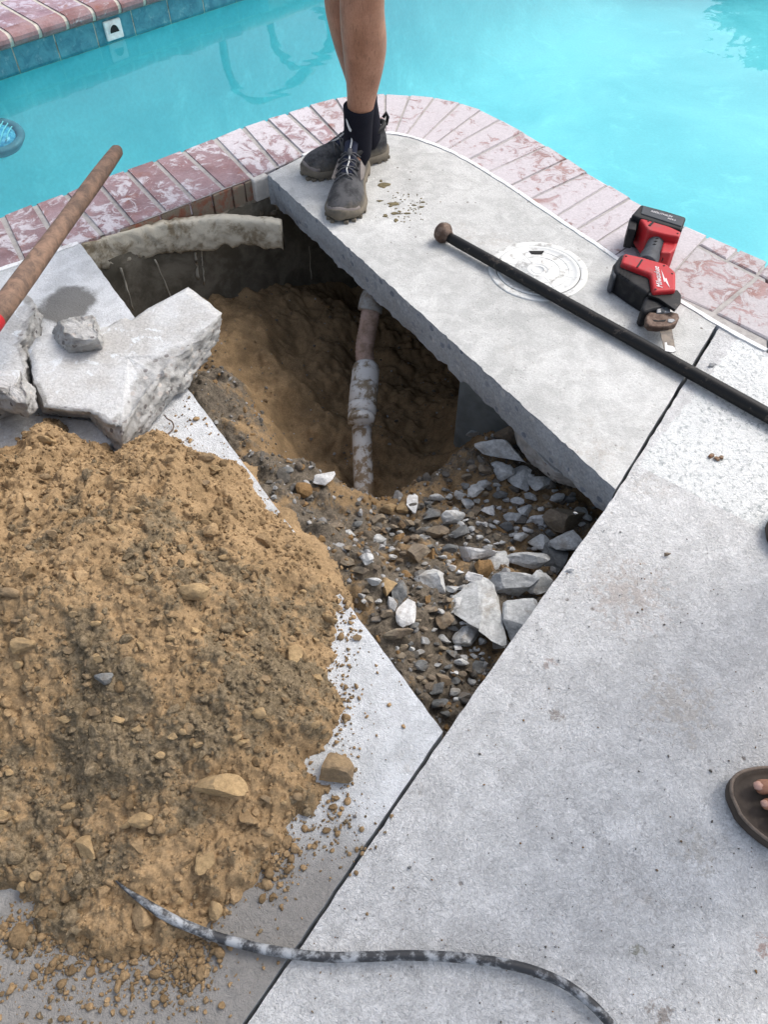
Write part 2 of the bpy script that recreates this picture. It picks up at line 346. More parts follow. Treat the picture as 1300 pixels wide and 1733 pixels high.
def skin():
    m = NT('tanned skin'); col = m.mix(m.ramp(m.noise(14, 5, .6), .35, .65), (.31, .145, .085), (.42, .21, .13)); col = m.mul(col, m.ramp(m.noise(240, 4, .7), .3, .7, .88, 1.06))
    mh = m.n('ShaderNodeMapping'); mh.inputs['Scale'].default_value = (1, 1, .12); mh.inputs['Rotation'].default_value = (.2, .25, 0); m.put(mh.inputs[0], m.pos); hr = m.ramp(m.noise(330, 3, .6, .6, vec=mh.outputs[0]), .56, .64); col = m.mix(m.math('MULTIPLY', hr, .38), col, (.09, .045, .028)); m.b.inputs['Subsurface Weight'].default_value = .08; m.b.inputs['Subsurface Radius'].default_value = (.01, .004, .002); m.bump(m.noise(350, 4, .6), .25, .0008)
    return m.end(col, .5, spec=.4)
M['skin'] = skin(); M['nail'] = simple('toenail', (.48, .29, .23), .35, var=.1); M['sock'] = (lambda m: (m.bump(m.noise(400, 3, .7), .8, .001), m.end(m.mix(m.noise(30, 4), (.008, .009, .014), (.018, .018, .026)), .95, spec=.1))[1])(NT('black sock'))
def shoem(name, c1, c2, dust=(.22, .19, .145), z0=.02, z1=.055, amt=.85):
    m = NT(name); tc = m.n('ShaderNodeTexCoord').outputs['Object']; sep = m.n('ShaderNodeSeparateXYZ'); m.put(sep.inputs[0], tc)
    col = m.mix(m.ramp(m.noise(30, 5, .7), .35, .65), c1, c2)
    z = m.math('ADD', sep.outputs[2], m.math('MULTIPLY', m.math('SUBTRACT', m.noise(35, 5, .7), .5), .05))
    col = m.mix(m.math('MULTIPLY', m.ramp(z, z0, z1, 1, 0), amt), col, m.mix(m.noise(70, 5, .7), dust, tuple(c*.55 for c in dust)))
    m.bump(m.noise(280, 4, .7), .5, .0012); return m.end(col, .85, spec=.25)
M['upper'] = shoem('grey mesh upper', (.030, .031, .034), (.085, .086, .09)); M['overlay'] = shoem('taupe overlay', (.17, .15, .14), (.22, .2, .19), z0=-.1, z1=-.05)
M['sole'] = shoem('dusty sole', (.06, .055, .05), (.16, .145, .12), z0=.02, z1=.06); M['lace'] = simple('grey lace', (.10, .10, .105), .8); M['refl'] = simple('silver lace cord', (.62, .62, .6), .4)
M['cloth'] = simple('navy cloth', (.03, .035, .06), .9); M['shirt'] = simple('grey cloth', (.22, .23, .24), .9); M['hair'] = simple('dark hair', (.03, .02, .015), .8)
M['sandal'] = simple('brown leather footbed', (.07, .054, .042), .7, 0, .001, .3, 30); M['sandalr'] = simple('worn sandal rim', (.21, .165, .13), .8, 0, .001, .4, 35)
def poolm():
    m = NT('aqua pool plaster')
    col = m.mix(m.ramp(m.noise(1.1, 6, .62, .4), .33, .66), (.21, .60, .665), (.31, .72, .77)); col = m.mix(m.math('MULTIPLY', m.ramp(m.noise(4.5, 6, .7, .6), .5, .7), .5), col, (.38, .83, .87))
    col = m.mul(col, m.ramp(m.noise(60, 5, .75), .3, .7, .93, 1.04)); return m.end(col, .8)
M['pool'] = poolm()
M['poolw'] = simple('pale plaster wall under the waterline', (.26, .78, .84), .8, 0, 0, .2, 3, c2=(.34, .86, .90))
def tilem():
    m = NT('teal glazed tile'); col = m.mix(m.ramp(m.noise(22, 6, .7, .5), .35, .65), (.035, .16, .22), (.075, .26, .32)); col = m.mix(m.math('MULTIPLY', m.ramp(m.noise(34, 6, .75), .55, .7), .5), col, (.33, .48, .50))
    return m.end(col, .3, spec=.5)
M['tile'] = tilem()
def waterm():
    m = NT('pool water'); t = m.t; t.nodes.remove(m.b)
    b = m.n('ShaderNodeBump'); b.inputs['Strength'].default_value = .25; b.inputs['Distance'].default_value = .012
    m.put(b.inputs['Height'], m.noise(3.2, 2, .45, .8))
    fr = m.n('ShaderNodeFresnel'); fr.inputs[0].default_value = 1.33; t.links.new(b.outputs[0], fr.inputs[1])
    gl = m.n('ShaderNodeBsdfGlossy'); gl.inputs['Roughness'].default_value = .02; t.links.new(b.outputs[0], gl.inputs['Normal'])
    tr = m.n('ShaderNodeBsdfTransparent'); tr.inputs[0].default_value = (.74, .97, .985, 1)
    mx = m.n('ShaderNodeMixShader'); t.links.new(fr.outputs[0], mx.inputs[0]); t.links.new(tr.outputs[0], mx.inputs[1]); t.links.new(gl.outputs[0], mx.inputs[2])
    t.links.new(mx.outputs[0], m.out.inputs[0]); return m.m
M['water'] = waterm()
M['chrome'] = simple('weathered rail', (.20, .23, .21), .45, .3); M['leaf'] = simple('palm leaf', (.035, .075, .02), .6); M['bark'] = simple('bark', (.13, .1, .07), .9)
M['mud'] = simple('dried mud', (.19, .16, .09), .95, 0, .002, .4, 90); M['dleaf'] = simple('dead leaf', (.20, .11, .06), .8, 0, .001, .5, 60, c2=(.28, .27, .22))

# ------------------------------------------------------------ outlines of the place
ZW = -.14
near_px = [(-60, 385), (0, 362), (115, 322), (215, 284), (306, 252), (400, 215), (480, 191), (530, 174), (570, 164), (610, 158), (652, 156), (700, 158), (760, 167), (830, 190), (900, 227), (1000, 292), (1100, 350), (1200, 397), (1300, 440)]
deck_px = [(-60, 480), (0, 455), (130, 410), (250, 368), (350, 329), (450, 290), (510, 263), (555, 246), (600, 232), (652, 224), (700, 232), (770, 258), (850, 305), (940, 365), (1030, 425), (1115, 484), (1220, 548), (1300, 592)]
near = [at(*p) for p in near_px]; deck = [at(*p) for p in deck_px]
wallfar = [at(0, 130, ZW), at(170, 78, ZW), at(330, 22, ZW), at(400, -1, ZW)]
wdir = (wallfar[-1]-wallfar[0]).normalized(); wn_ = Vector((wdir.y, -wdir.x, 0))      # into the pool
farline = [wallfar[0]-wdir*(2.3-.1*i) for i in range(0, 23)]+wallfar+[wallfar[-1]+wdir*.8]
ldir = (near[0]-near[1]).normalized()
pool_out = [near[0]+ldir*2.9]+near+[Vector((2.1, 1.0, 0)), Vector((3.2, .15, 0)), Vector((4.6, -.4, 0)), Vector((6, 1.2, 0)), Vector((6.6, 5, 0)), Vector((4.5, 7.2, 0)), Vector((1.8, 7.2, 0))]
pool_out += [Vector((p.x, p.y, 0)) for p in farline[::-1]]+[Vector((-3.75, .95, 0))]
corner = at(752, 1240); hL = at(135, 412); jt = at(1220, 556); bR = at(1045, 830); bL = at(453, 296); jdir = (jt-corner).normalized()
def tess(name, outer, holes, z, mat, **kw):
    polys = [outer]+holes; V = [Vector((p.x, p.y, z)) for q in polys for p in q]
    tr = geometry.tessellate_polygon([[Vector((p.x, p.y, 0)) for p in q] for q in polys])
    up = []
    for t in tr:
        a, b, c = (V[i] for i in t); up.append(tuple(t) if (b-a).cross(c-a).z > 0 else tuple(t)[::-1])
    return mesh(name, V, up, mat, smooth=False, **kw)
def flatslab(name, out, z1, z0, mat, side=None, bw=.002):
    """thick polygonal slab, second material on its sides"""
    n = len(out); V = [Vector((p[0], p[1], z1)) for p in out]+[Vector((p[0], p[1], z0)) for p in out]
    tr = [tuple(t) for t in geometry.tessellate_polygon([[Vector((p[0], p[1], 0)) for p in out]])]
    Fc = tr+[tuple(i+n for i in t[::-1]) for t in tr]+[(i, (i+1) % n, (i+1) % n+n, i+n) for i in range(n)]
    o = fixn(mesh(name, V, Fc, mat, smooth=False))
    if side:
        o.data.materials.append(side)
        for p in o.data.polygons[2*len(tr):]: p.material_index = 1
    return o
V2 = Vector
# ground beyond, with the pool and the local deck cut out of it
hole = [V2((-3.0, -2.5, 0)), V2((3.0, -2.5, 0)), V2((3.2, .15, 0))]+pool_out[pool_out.index(V2((4.6, -.4, 0))):]+[pool_out[0]]
tag(tess('ground', [V2((-80, -80, 0)), V2((80, -80, 0)), V2((80, 80, 0)), V2((-80, 80, 0))], [hole], -.012, M['ground']), kind='structure')
# deck slabs
def wob(pts, a=.0015, step=.02, s=1):
    out = []
    for i in range(len(pts)-1):
        p, q = Vector(pts[i]), Vector(pts[i+1]); n = max(1, int((q-p).length/step)); d = (q-p).normalized(); nn = Vector((-d.y, d.x, 0))
        for k in range(n):
            r = p+(q-p)*k/n; out.append(r+nn*a*2*(random.random()-.5))
    out.append(Vector(pts[-1])); return out
J = jdir*.0; jn = Vector((jdir.y, -jdir.x, 0))        # to the right of the joint
jend = corner-jdir*4
white_w = .0105
dk = [p for p in deck]
def off(pts, d):
    out = []
    for i, p in enumerate(pts):
        t = (pts[min(i+1, len(pts)-1)]-pts[max(i-1, 0)]).normalized(); out.append(p+Vector((t.y, -t.x, 0))*d)
    return out
strip_in = off(dk, white_w)                         # toward the camera
left_poly = wob([corner-jn*.003, hL], .0012)+[strip_in[1], strip_in[0], strip_in[0]+ldir*2.5, V2((-3.3, -2.6, 0)), jend-jn*.003]
lp = [Vector((p.x, p.y, 0)) for p in left_poly]+wob([jend-jn*.003, corner-jn*.003], .0012, .02)[1:-1]
tag(flatslab('deck_slab', lp, 0, -.095, M['left'], M['cut']), kind='structure')
jtop = strip_in[16]+jn*.006
rp = wob([jend+jn*.003, corner+jn*.003, bR+jn*.002, jtop], .0012)+[strip_in[17], V2((3.1, -.25, 0)), V2((3.1, -2.6, 0))]
tag(flatslab('deck_slab', rp, -.001, -.1, M['right'], M['cut']), kind='structure')
# bridging slab left over the excavation
brR = bR-jn*.004; brT = strip_in[16]-jn*.004
bp = wob([bL, brR], .002, .012)+wob([brR, brT], .001, .03)[1:]+[p for p in strip_in[15:5:-1]]
n = len(bp); nf = len(wob([bL, brR], .002, .012))
bd = (brR-bL).normalized(); bn_ = Vector((-bd.y, bd.x, 0))
if (V2((1, 3, 0))-bL).dot(bn_) < 0: bn_ = -bn_
top = [Vector((p.x, p.y, .001)) for p in bp]; rs = [top]
for k in range(1, 7):
    z = -.098*k/6; r = []
    for i, p in enumerate(bp):
        e = Vector((0, 0, 0)); zz = z
        if 0 < i < nf-1:
            e = bn_*(.012*(k/6)**2+.006*float(fbm(np.array([i*.5]), np.array([k*.9]), .7, 3))*(k/6))
            if k == 6: zz = z+.018*float(fbm(np.array([i*.35]), np.array([2.]), .8, 4, 5))-.01*math.sin(PI*i/nf)
        r.append(Vector((p.x, p.y, zz))+e)
    rs.append(r)
V, Fc = rings(rs, cap=False); tr = [tuple(t) for t in geometry.tessellate_polygon([[Vector((p.x, p.y, 0)) for p in bp]])]
br = fixn(mesh('deck_slab', V, Fc+tr+[tuple(i+6*n for i in t[::-1]) for t in tr], M['cut'], smooth=False)); br.data.materials.append(M['bridge'])
for p in br.data.polygons:
    if abs(p.normal.z) > .9 and p.center.z > -.01: p.material_index = 1
tag(br, kind='structure')
# white mortar strip between coping and deck
def strip(name, a, b, z1, z0, mat, mk=True, parent=None):
    n = len(a); V = [(p.x, p.y, z1) for p in a]+[(p.x, p.y, z1) for p in b]+[(p.x, p.y, z0) for p in a]+[(p.x, p.y, z0) for p in b]; Fc = []
    for i in range(n-1): Fc += [(i, i+1, n+i+1, n+i), (n+i, n+i+1, 3*n+i+1, 3*n+i), (i+1, i, 2*n+i, 2*n+i+1)]
    Fc += [(0, n, 3*n, 2*n), (2*n-1, n-1, 3*n-1, 4*n-1)]
    return fixn(mesh(name, V, Fc, mat, parent, False))
def dense(pts, k): return smoothpath([Vector((p.x, p.y, 0)) for p in pts], k)
dkd = dense(dk, 10)
msd = off(dkd, white_w)
def ragged(pts, a, s): return [p+Vector((0, 1, 0))*a*float(fbm(np.array([i*.6]), np.array([s*1.]), .9, 3)) for i, p in enumerate(pts)]
i0 = 20; i1 = 60
tag(strip('mortar_strip', ragged(dkd[:i0+1], .006, 1), ragged(off(dkd, white_w+.004)[:i0+1], .006, 2), .003, -.05, M['plaster']), kind='structure')
tag(strip('mortar_strip', ragged(dkd[i1:], .004, 3), ragged(off(dkd, white_w+.003)[i1:], .006, 4), .0035, -.05, M['plaster']), kind='structure')

# ------------------------------------------------------------ near coping: every brick a piece
cop = empty('pool_coping', (0, 2.4, 0), kind='structure')
nd = dense(near, 10); 
bed_a = [p.copy() for p in off(near, .012)]
bed = tess('mortar_bed', [Vector((p.x, p.y, 0)) for p in off(near, .012)]+[Vector((p.x, p.y, 0)) for p in dk[::-1]], [], -.005, M['mortar'])
bed.parent = cop; bed.location = -Vector(cop.location)
def brick(q, mat, z1=0.0, z0=-.045, inset=.0035, name='brick', parent=None, nose=False):
    """q: pool-left, pool-right, deck-right, deck-left"""
    c = sum(q, Vector((0, 0, 0)))/4; r0 = [Vector((p.x, p.y, z0)) for p in q]; r1 = [Vector((p.x, p.y, z1-.003)) for p in q]
    r2 = [Vector((p.x, p.y, z1+random.uniform(-.0012, .0008)))+(Vector((c.x, c.y, 0))-Vector((p.x, p.y, 0))).normalized()*inset*random.uniform(.6, 2.6) for p in q]
    if nose:
        for k in (0, 1):
            d = (q[3-k]-q[k]).normalized(); r2[k] += d*.006; r1[k].z -= .006
    return loft(name, [r0, r1, r2], mat, parent, smooth=False)
jts = [((-54, 383), (-8, 458)), ((1, 362), (38, 441)), ((55, 342), (103, 420)), ((107, 325), (172, 396)), ((160, 304), (223, 377)), ((210, 286), (277, 356)), ((259, 269), (327, 337)), ((306, 252), (377, 317)), ((360, 231), (426, 299)), ((408, 212), (469, 281)), ((449, 200), (513, 261)), ((484, 189), (549, 249)), ((522, 176), (580, 238)), ((566, 164), (607, 230)), ((609, 158), (630, 227)), ((652, 156), (652, 224)), ((695, 158), (668, 226)), ((737, 162), (686, 229)), ((781, 172), (712, 237)), ((816, 184), (734, 245)), ((850, 200), (756, 253)), ((889, 221), (791, 271)), ((929, 245), (826, 291)), ((963, 267), (863, 314)), ((997, 290), (897, 337)), ((1033, 311), (941, 366)), ((1070, 333), (975, 389)), ((1102, 351), (1008, 411))]
for i in range(len(jts)-1):
    a, b = jts[i], jts[i+1]; q = [at(*a[0]), at(*b[0]), at(*b[1]), at(*a[1])]
    g = .0075 if i < 12 else .0035
    e = (q[1]-q[0]).normalized()*g; f = (q[2]-q[3]).normalized()*g*.9
    q = [q[0]+e, q[1]-e, q[2]-f, q[3]+f]
    dz = random.uniform(-.0015, .001)
    mat = M['brickl'] if i < 8 else M['brickm'] if i < 12 else M['brickr']
    brick(q, mat, dz, -.045, .0035, 'brick', cop, True)
tess('mortar_bed', [near[0], deck[0], deck[0]+ldir*2.5, near[0]+ldir*2.5], [], -.005, M['mortar'], parent=cop)
for k in range(20):
    a0, b0 = near[0]+ldir*(.008+.118*k), deck[0]+ldir*(.008+.118*k); brick([a0+ldir*.110, a0, b0, b0+ldir*.110], M['brickl'], random.uniform(-.0015, .001), -.045, .0035, 'brick', cop, True)
# paving squares and short edge bricks at the right of the coping
def qpx(name, pts, mat, g=.004):
    q = [at(*p) for p in pts]; c = sum(q, Vector((0, 0, 0)))/4; q = [p+(c-p).normalized()*g*1.3 for p in q]
    return brick(q, mat, random.uniform(-.001, .001), -.045, .003, name, cop)
qpx('brick', [(1102, 351), (1135, 368), (1040, 433), (1008, 411)], M['brickr'])
qpx('brick', [(1135, 368), (1162, 380), (1075, 459), (1040, 433)], M['brickr'])
qpx('brick', [(1162, 380), (1199, 396), (1116, 485), (1075, 459)], M['brickr'])
cr0, cr1 = (1180, 412), (1300, 473)
qpx('brick', [(1201, 398), (1253, 421), (1232, 439), (1182, 412)], M['brickr'])
qpx('brick', [(1253, 421), (1302, 442), (1283, 464), (1232, 439)], M['paver'])
qpx('brick', [(1302, 442), (1352, 464), (1336, 490), (1283, 464)], M['paver'])
qpx('paver', [(1180, 415), (1282, 467), (1208, 527), (1118, 487)], M['paver'])
qpx('paver', [(1284, 469), (1390, 520), (1330, 590), (1212, 530)], M['paver'])
qpx('paver', [(1352, 464), (1450, 505), (1400, 535), (1338, 492)], M['paver'])
# brick course, white block and bond beam strip exposed under the coping
dL = dense([at(135, 412), at(250, 370), at(350, 331), at(425, 302), at(455, 291)], 10)
exp = tag(empty('exposed_footing', at(300, 360, -.06)), kind='structure')
bo = off(dL, -.02)
segs = [(6, 12), (12, 17), (17, 21), (21, 25), (25, 28), (28, 35)]
for k, (a, b) in enumerate(segs):
    p, q = dL[a]+(dL[b]-dL[a])*.03, dL[b]-(dL[b]-dL[a])*.03; t = (q-p).normalized(); nn = Vector((t.y, -t.x, 0)); dd = random.uniform(-.006, .004)-.004
    cs = [p-nn*.05, q-nn*.05, q+nn*dd, p+nn*(dd+random.uniform(-.004, .004))]
    o = brick(cs, M['obrick'], -.008, -.078+random.uniform(-.006, .004), .004, 'brick', exp); bevel(o, .004, 2)
p, q = at(427, 303), at(453, 293); t = (q-p).normalized(); nn = Vector((t.y, -t.x, 0))
bevel(brick([p-nn*.05, q-nn*.05, q+nn*.008, p+nn*.008], M['wblock'], -.004, -.075, .006, 'block', exp), .006, 3)
# rough mortar under the bricks (dented ribbon)
def rough_ribbon(name, line, z1, z0, mat, parent, amp=.012, nz=10, thick=.03, s=3, jag=0.0, prof=None):
    rs = []
    for i, p in enumerate(line):
        t = (line[min(i+1, len(line)-1)]-line[max(i-1, 0)]).normalized(); nn = Vector((t.y, -t.x, 0)); r = []
        zb = z0+jag*float(fbm(np.array([i*.31]), np.array([s*1.]), 1, 4, s)); zt = z1+jag*.35*float(fbm(np.array([i*.5]), np.array([s*2.]), 1, 3, s+5))
        for k in range(nz+1):
            u = k/nz; d = amp*float(fbm(np.array([i*.4+s*10]), np.array([k*.55]), 1, 4, s)); d += (prof(u) if prof else 0)
            r.append(Vector((p.x, p.y, zt+(zb-zt)*u))+nn*d)
        r += [Vector((p.x, p.y, zb))-nn*thick, Vector((p.x, p.y, zt))-nn*thick]
        rs.append(r)
    return loft(name, rs, mat, parent, True)
rough_ribbon('mortar', dense(off([at(235, 372), at(300, 350), at(370, 325), at(430, 302), at(470, 288)], -.004), 14), -.072, -.14, M['rubmort'], exp, .03, 8, .05)
fas = dense([at(136, 413, -.002), at(190, 399, -.012), at(250, 386, -.02), at(320, 377, -.03), at(395, 372, -.04), at(474, 376, -.045)], 14)
fz = [fas[0].z+(fas[-1].z-fas[0].z)*i/(len(fas)-1) for i in range(len(fas))]
o = rough_ribbon('bond_beam', fas, -.006, -.098, M['fascia'], exp, .007, 10, .03, 8, .018, lambda u: .006*math.sin(u*3))
bpy.context.view_layer.update()
sl_i = np.array([v.co.x for v in o.data.vertices]); x0, x1 = sl_i.min(), sl_i.max()
for v in o.data.vertices:
    u = (v.co.x-x0)/(x1-x0); v.co.z -= .045*u
    if u > .66: v.co.z = v.co.z if v.co.z > -.06-.045*u-0+Vector(exp.location).z*0 else v.co.z
# pool shell behind the pit
wl = [p for p in dense(off([at(100, 424), at(160, 402), at(250, 372), at(350, 335), at(450, 293), at(555, 248), at(652, 226), at(700, 234), at(770, 260), at(850, 307), at(940, 367), at(1030, 427), at(1115, 486), at(1225, 551)], .005), 8)]
tag(rough_ribbon('pool_shell_wall', wl, -.075, -.9, M['wall'], None, .012, 14, .08, 12), kind='structure')
shell = [o for o in bpy.data.objects if o.name == 'pool_shell_wall'][0]
for a, b, r in (((262, 436), (293, 505), .0028), ((341, 418), (346, 478), .0028), ((205, 450), (226, 522), .0035), ((523, 395), (527, 470), .0015), ((330, 424), (336, 470), .005)):
    pts = []
    for k in range(9):
        u = k/8; x = a[0]+(b[0]-a[0])*u; y = a[1]+(b[1]-a[1])*u
        # ray to the shell: march height down until it meets the wall line
        best = min(((at(x, y, -z/100.) - Vector((q.x, q.y, -z/100.))).length, z, q) for z in range(8, 70) for q in wl)
        q = best[2]; pts.append(Vector((q.x+at(x, y, -best[1]/100.).x*0, q.y-.012, -best[1]/100.)))
        pts[-1].x = at(x, y, -best[1]/100.).x+random.uniform(-.002, .002)
        pts[-1].y = at(x, y, -best[1]/100.).y-.010
    tube('efflorescence', pts, [r*random.uniform(.7, 1.2) for _ in pts], M['efflo'], shell, 6, flat=.5)
# skimmer housing under the slab
sk = at(766, 725, -.42); a1 = -bd if bd.y > 0 else bd; a1 = Vector((a1.x, a1.y, 0)).normalized(); a2 = bn_
a1 = Vector((.86, -.5, 0)).normalized(); a2 = Vector((.5, .86, 0))
o = prism('skimmer_housing', [p+Vector((0, 0, .34-0)) for p in (sk, sk+a1*.3, sk+a1*.3+a2*.3, sk+a2*.3)], [p-Vector((0, 0, .2)) for p in (sk, sk+a1*.3, sk+a1*.3+a2*.3, sk+a2*.3)], M['skim'], org=Vector((sk.x, sk.y, -.6)), bw=.025, bn=4)
tag(o, 'grey smooth skimmer housing in the shade under the sawn slab', 'skimmer')

# ------------------------------------------------------------ pool
tag(tess('pool_floor', [p+(Vector((1.3, 3.5, 0))-p).normalized()*-.25 for p in pool_out], [], -1.0, M['pool']), kind='structure')
# side walls following the outline, coved at the foot
cen = Vector((1.2, 3.2, 0))
def wallring(d, z, idx=None): return [Vector((p.x, p.y, z)) for p in off(pool_out, d)]
area = sum(pool_out[i].x*pool_out[(i+1) % len(pool_out)].y-pool_out[(i+1) % len(pool_out)].x*pool_out[i].y for i in range(len(pool_out)))
sg = 1 if area < 0 else -1
def orr(d, z):
    n = len(pool_out); out = []
    for i, p in enumerate(pool_out):
        t = (pool_out[(i+1) % n]-pool_out[i-1]).normalized(); out.append(Vector((p.x+sg*t.y*d, p.y-sg*t.x*d, z)))
    return out
V, Fc = rings([orr(-.02, -.046), orr(-.02, -.2), orr(-.01, -.55), orr(.03, -.75), orr(.1, -.88), orr(.22, -.97), orr(.35, -1.001)], cap=False)
tag(fixn(mesh('pool_wall', V, Fc, M['pool'], smooth=True)), kind='structure')
tag(tess('water', orr(-.015, 0), [], ZW, M['water']), kind='structure')
# far coping: bullnose bricks, top bricks, tile band
fc = empty('far_coping', (-1.3, 3.7, 0), kind='structure')
L0 = wallfar[0]-wdir*1.8; pitch = .1255
def prof_at(s, pr, z_):
    p = L0+wdir*s; return [Vector((p.x, p.y, 0))+wn_*a+Vector((0, 0, z)) for a, z in pr]
nose = [(.02+.004, -.042), (.032, -.036), (.038, -.022), (.036, -.008), (.026, .002), (.012, .007), (-.03, .009), (-.03, -.042)]
for k in range(24):
    s0 = k*pitch+.009; s1 = (k+1)*pitch-.009
    loft('bullnose_brick', [prof_at(s0, nose, 0), prof_at(s1, nose, 0)], M['bull'], fc, smooth=False)
    tb = [(-.034, .008), (-.30, .008), (-.30, -.04), (-.034, -.04)]
    loft('brick', [prof_at(s0, tb, 0), prof_at(s1, tb, 0)], M['topf'], fc, smooth=False)
mj = [(.018, -.043), (.027, -.036), (.032, -.022), (.030, -.009), (.022, -.001), (.01, .003), (-.32, .004), (-.32, -.043)]
loft('mortar', [prof_at(-.2, mj, 0), prof_at(3.8, mj, 0)], simple('cream mortar', (.58, .55, .47), .9, 0, .003), fc, smooth=False)
tw = .188; s0w = 1.8+.0
off0 = None
for k in range(16):
    a = 1.8+(.115-2*1)*0+(-9+k)*tw+.085
    tb = [(-.004, -.052), (.003, -.052), (.003, -.150), (-.004, -.150)]
    loft('tile', [prof_at(a+.003, tb, 0), prof_at(a+tw-.003, tb, 0)], M['tile'], fc, smooth=False)
gb = [(-.03, -.043), (.0005, -.043), (.0005, -.153), (-.03, -.153)]
loft('grout', [prof_at(-.2, gb, 0), prof_at(3.8, gb, 0)], M['fascia'], fc, smooth=False)
# white wall fitting in the tile band
pf = None
best = min((abs((at(193, 52, -.1+0*i/1000.).x)-(L0+wdir*(i/1000.)).x), i) for i in range(0, 3800)); 
best = min(((Vector((at(193, 66, ZW).x, at(193, 66, ZW).y, 0))-Vector(((L0+wdir*(i/1000.)).x, (L0+wdir*(i/1000.)).y, 0))).length, i) for i in range(3800)); sf = best[1]/1000.
ft = L0+wdir*sf
fit = empty('wall_fitting', (ft.x, ft.y, -.095), 'square white plastic fitting with a half round opening in the far tile band', 'wall fitting')
pr = [(.002, -.06), (.016, -.06), (.016, -.137), (.002, -.137)]
bevel(loft('faceplate', [prof_at(sf-.042, pr, 0), prof_at(sf+.042, pr, 0)], M['white'], fit, False), .006, 3)
ang = [PI*k/12 for k in range(13)]
arc = [(.023*math.cos(a), -.108+.03*math.sin(a)) for a in ang]
def pfit(a, s, z): 
    p = L0+wdir*(sf+s); return Vector((p.x, p.y, z))+wn_*a
loft('opening', [[pfit(.010, x, z) for x, z in arc], [pfit(.0168, x, z) for x, z in arc]], M['hole'], fit, False)
fixo = tube('rim', [pfit(.017, x*1.08, -.108+(z+.108)*1.08) for x, z in arc], .003, M['white'], fit, 6)
# submerged light on the cove of the far side
dp = at(-10, 231, -.46)
for q in range(60):
    dp = at(-10, 231, -.2-.005*q); 
    if (dp-wallfar[0]).dot(wn_) < .16: break
print('light', dp)
lt = empty('pool_light', dp, 'round submerged pool light with a blue lens and grey ring at the left edge', 'pool light')
axn = Vector((.1, -.12, .98)).normalized(); ux = Vector((1, 0, 0)); ux = (ux-axn*ux.dot(axn)).normalized(); uy = axn.cross(ux)
def disc_rings(c, prof, seg=36): return [[c+axn*z+(ux*math.cos(2*PI*k/seg)+uy*math.sin(2*PI*k/seg))*r for k in range(seg)] for r, z in prof]
loft('ring', disc_rings(dp, [(.10, -.03), (.118, .0), (.115, .008), (.095, .012), (.085, .004), (.084, -.01)]), simple('blue grey ring', (.10, .22, .28), .5), lt)
loft('lens', disc_rings(dp, [(.083, -.01), (.08, .004), (.06, .016), (.03, .022), (.004, .024)]), simple('blue lens', (.04, .30, .50), .2, sc_=60, c2=(.2, .55, .7)), lt)
tube('housing', [dp-axn*.02, dp-axn*.06-wn_*.08, dp-axn*.12-wn_*.22], [.07, .06, .06], M['poolw'], lt, 16)
for k in range(-3, 4):
    x = k*.021; h = math.sqrt(.078**2-x*x); tube('lens_rib', [dp+axn*.02+ux*x-uy*h, dp+axn*.027+ux*x, dp+axn*.02+ux*x+uy*h], .0025, M['pool'], lt, 6)
# hand rails on the far deck; the photo shows them mirrored in the water
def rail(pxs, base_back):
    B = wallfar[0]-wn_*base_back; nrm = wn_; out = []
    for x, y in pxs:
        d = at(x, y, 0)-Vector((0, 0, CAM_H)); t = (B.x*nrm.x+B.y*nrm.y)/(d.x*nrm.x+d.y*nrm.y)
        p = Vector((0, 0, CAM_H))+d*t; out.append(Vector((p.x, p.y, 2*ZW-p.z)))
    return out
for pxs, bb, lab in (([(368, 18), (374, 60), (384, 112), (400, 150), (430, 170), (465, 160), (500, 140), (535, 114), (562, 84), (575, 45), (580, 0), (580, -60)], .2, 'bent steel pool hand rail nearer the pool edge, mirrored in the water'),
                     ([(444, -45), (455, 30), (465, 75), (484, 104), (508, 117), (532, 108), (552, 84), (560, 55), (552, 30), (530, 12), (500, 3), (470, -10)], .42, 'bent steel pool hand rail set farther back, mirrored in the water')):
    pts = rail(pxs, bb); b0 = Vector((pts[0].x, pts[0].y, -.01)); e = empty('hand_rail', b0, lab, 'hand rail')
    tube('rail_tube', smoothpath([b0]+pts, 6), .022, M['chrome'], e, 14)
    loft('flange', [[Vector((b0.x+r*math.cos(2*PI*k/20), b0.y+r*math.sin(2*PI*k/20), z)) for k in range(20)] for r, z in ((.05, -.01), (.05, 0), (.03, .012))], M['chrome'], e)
print('rails', [tuple(round(c, 2) for c in p) for p in pts])
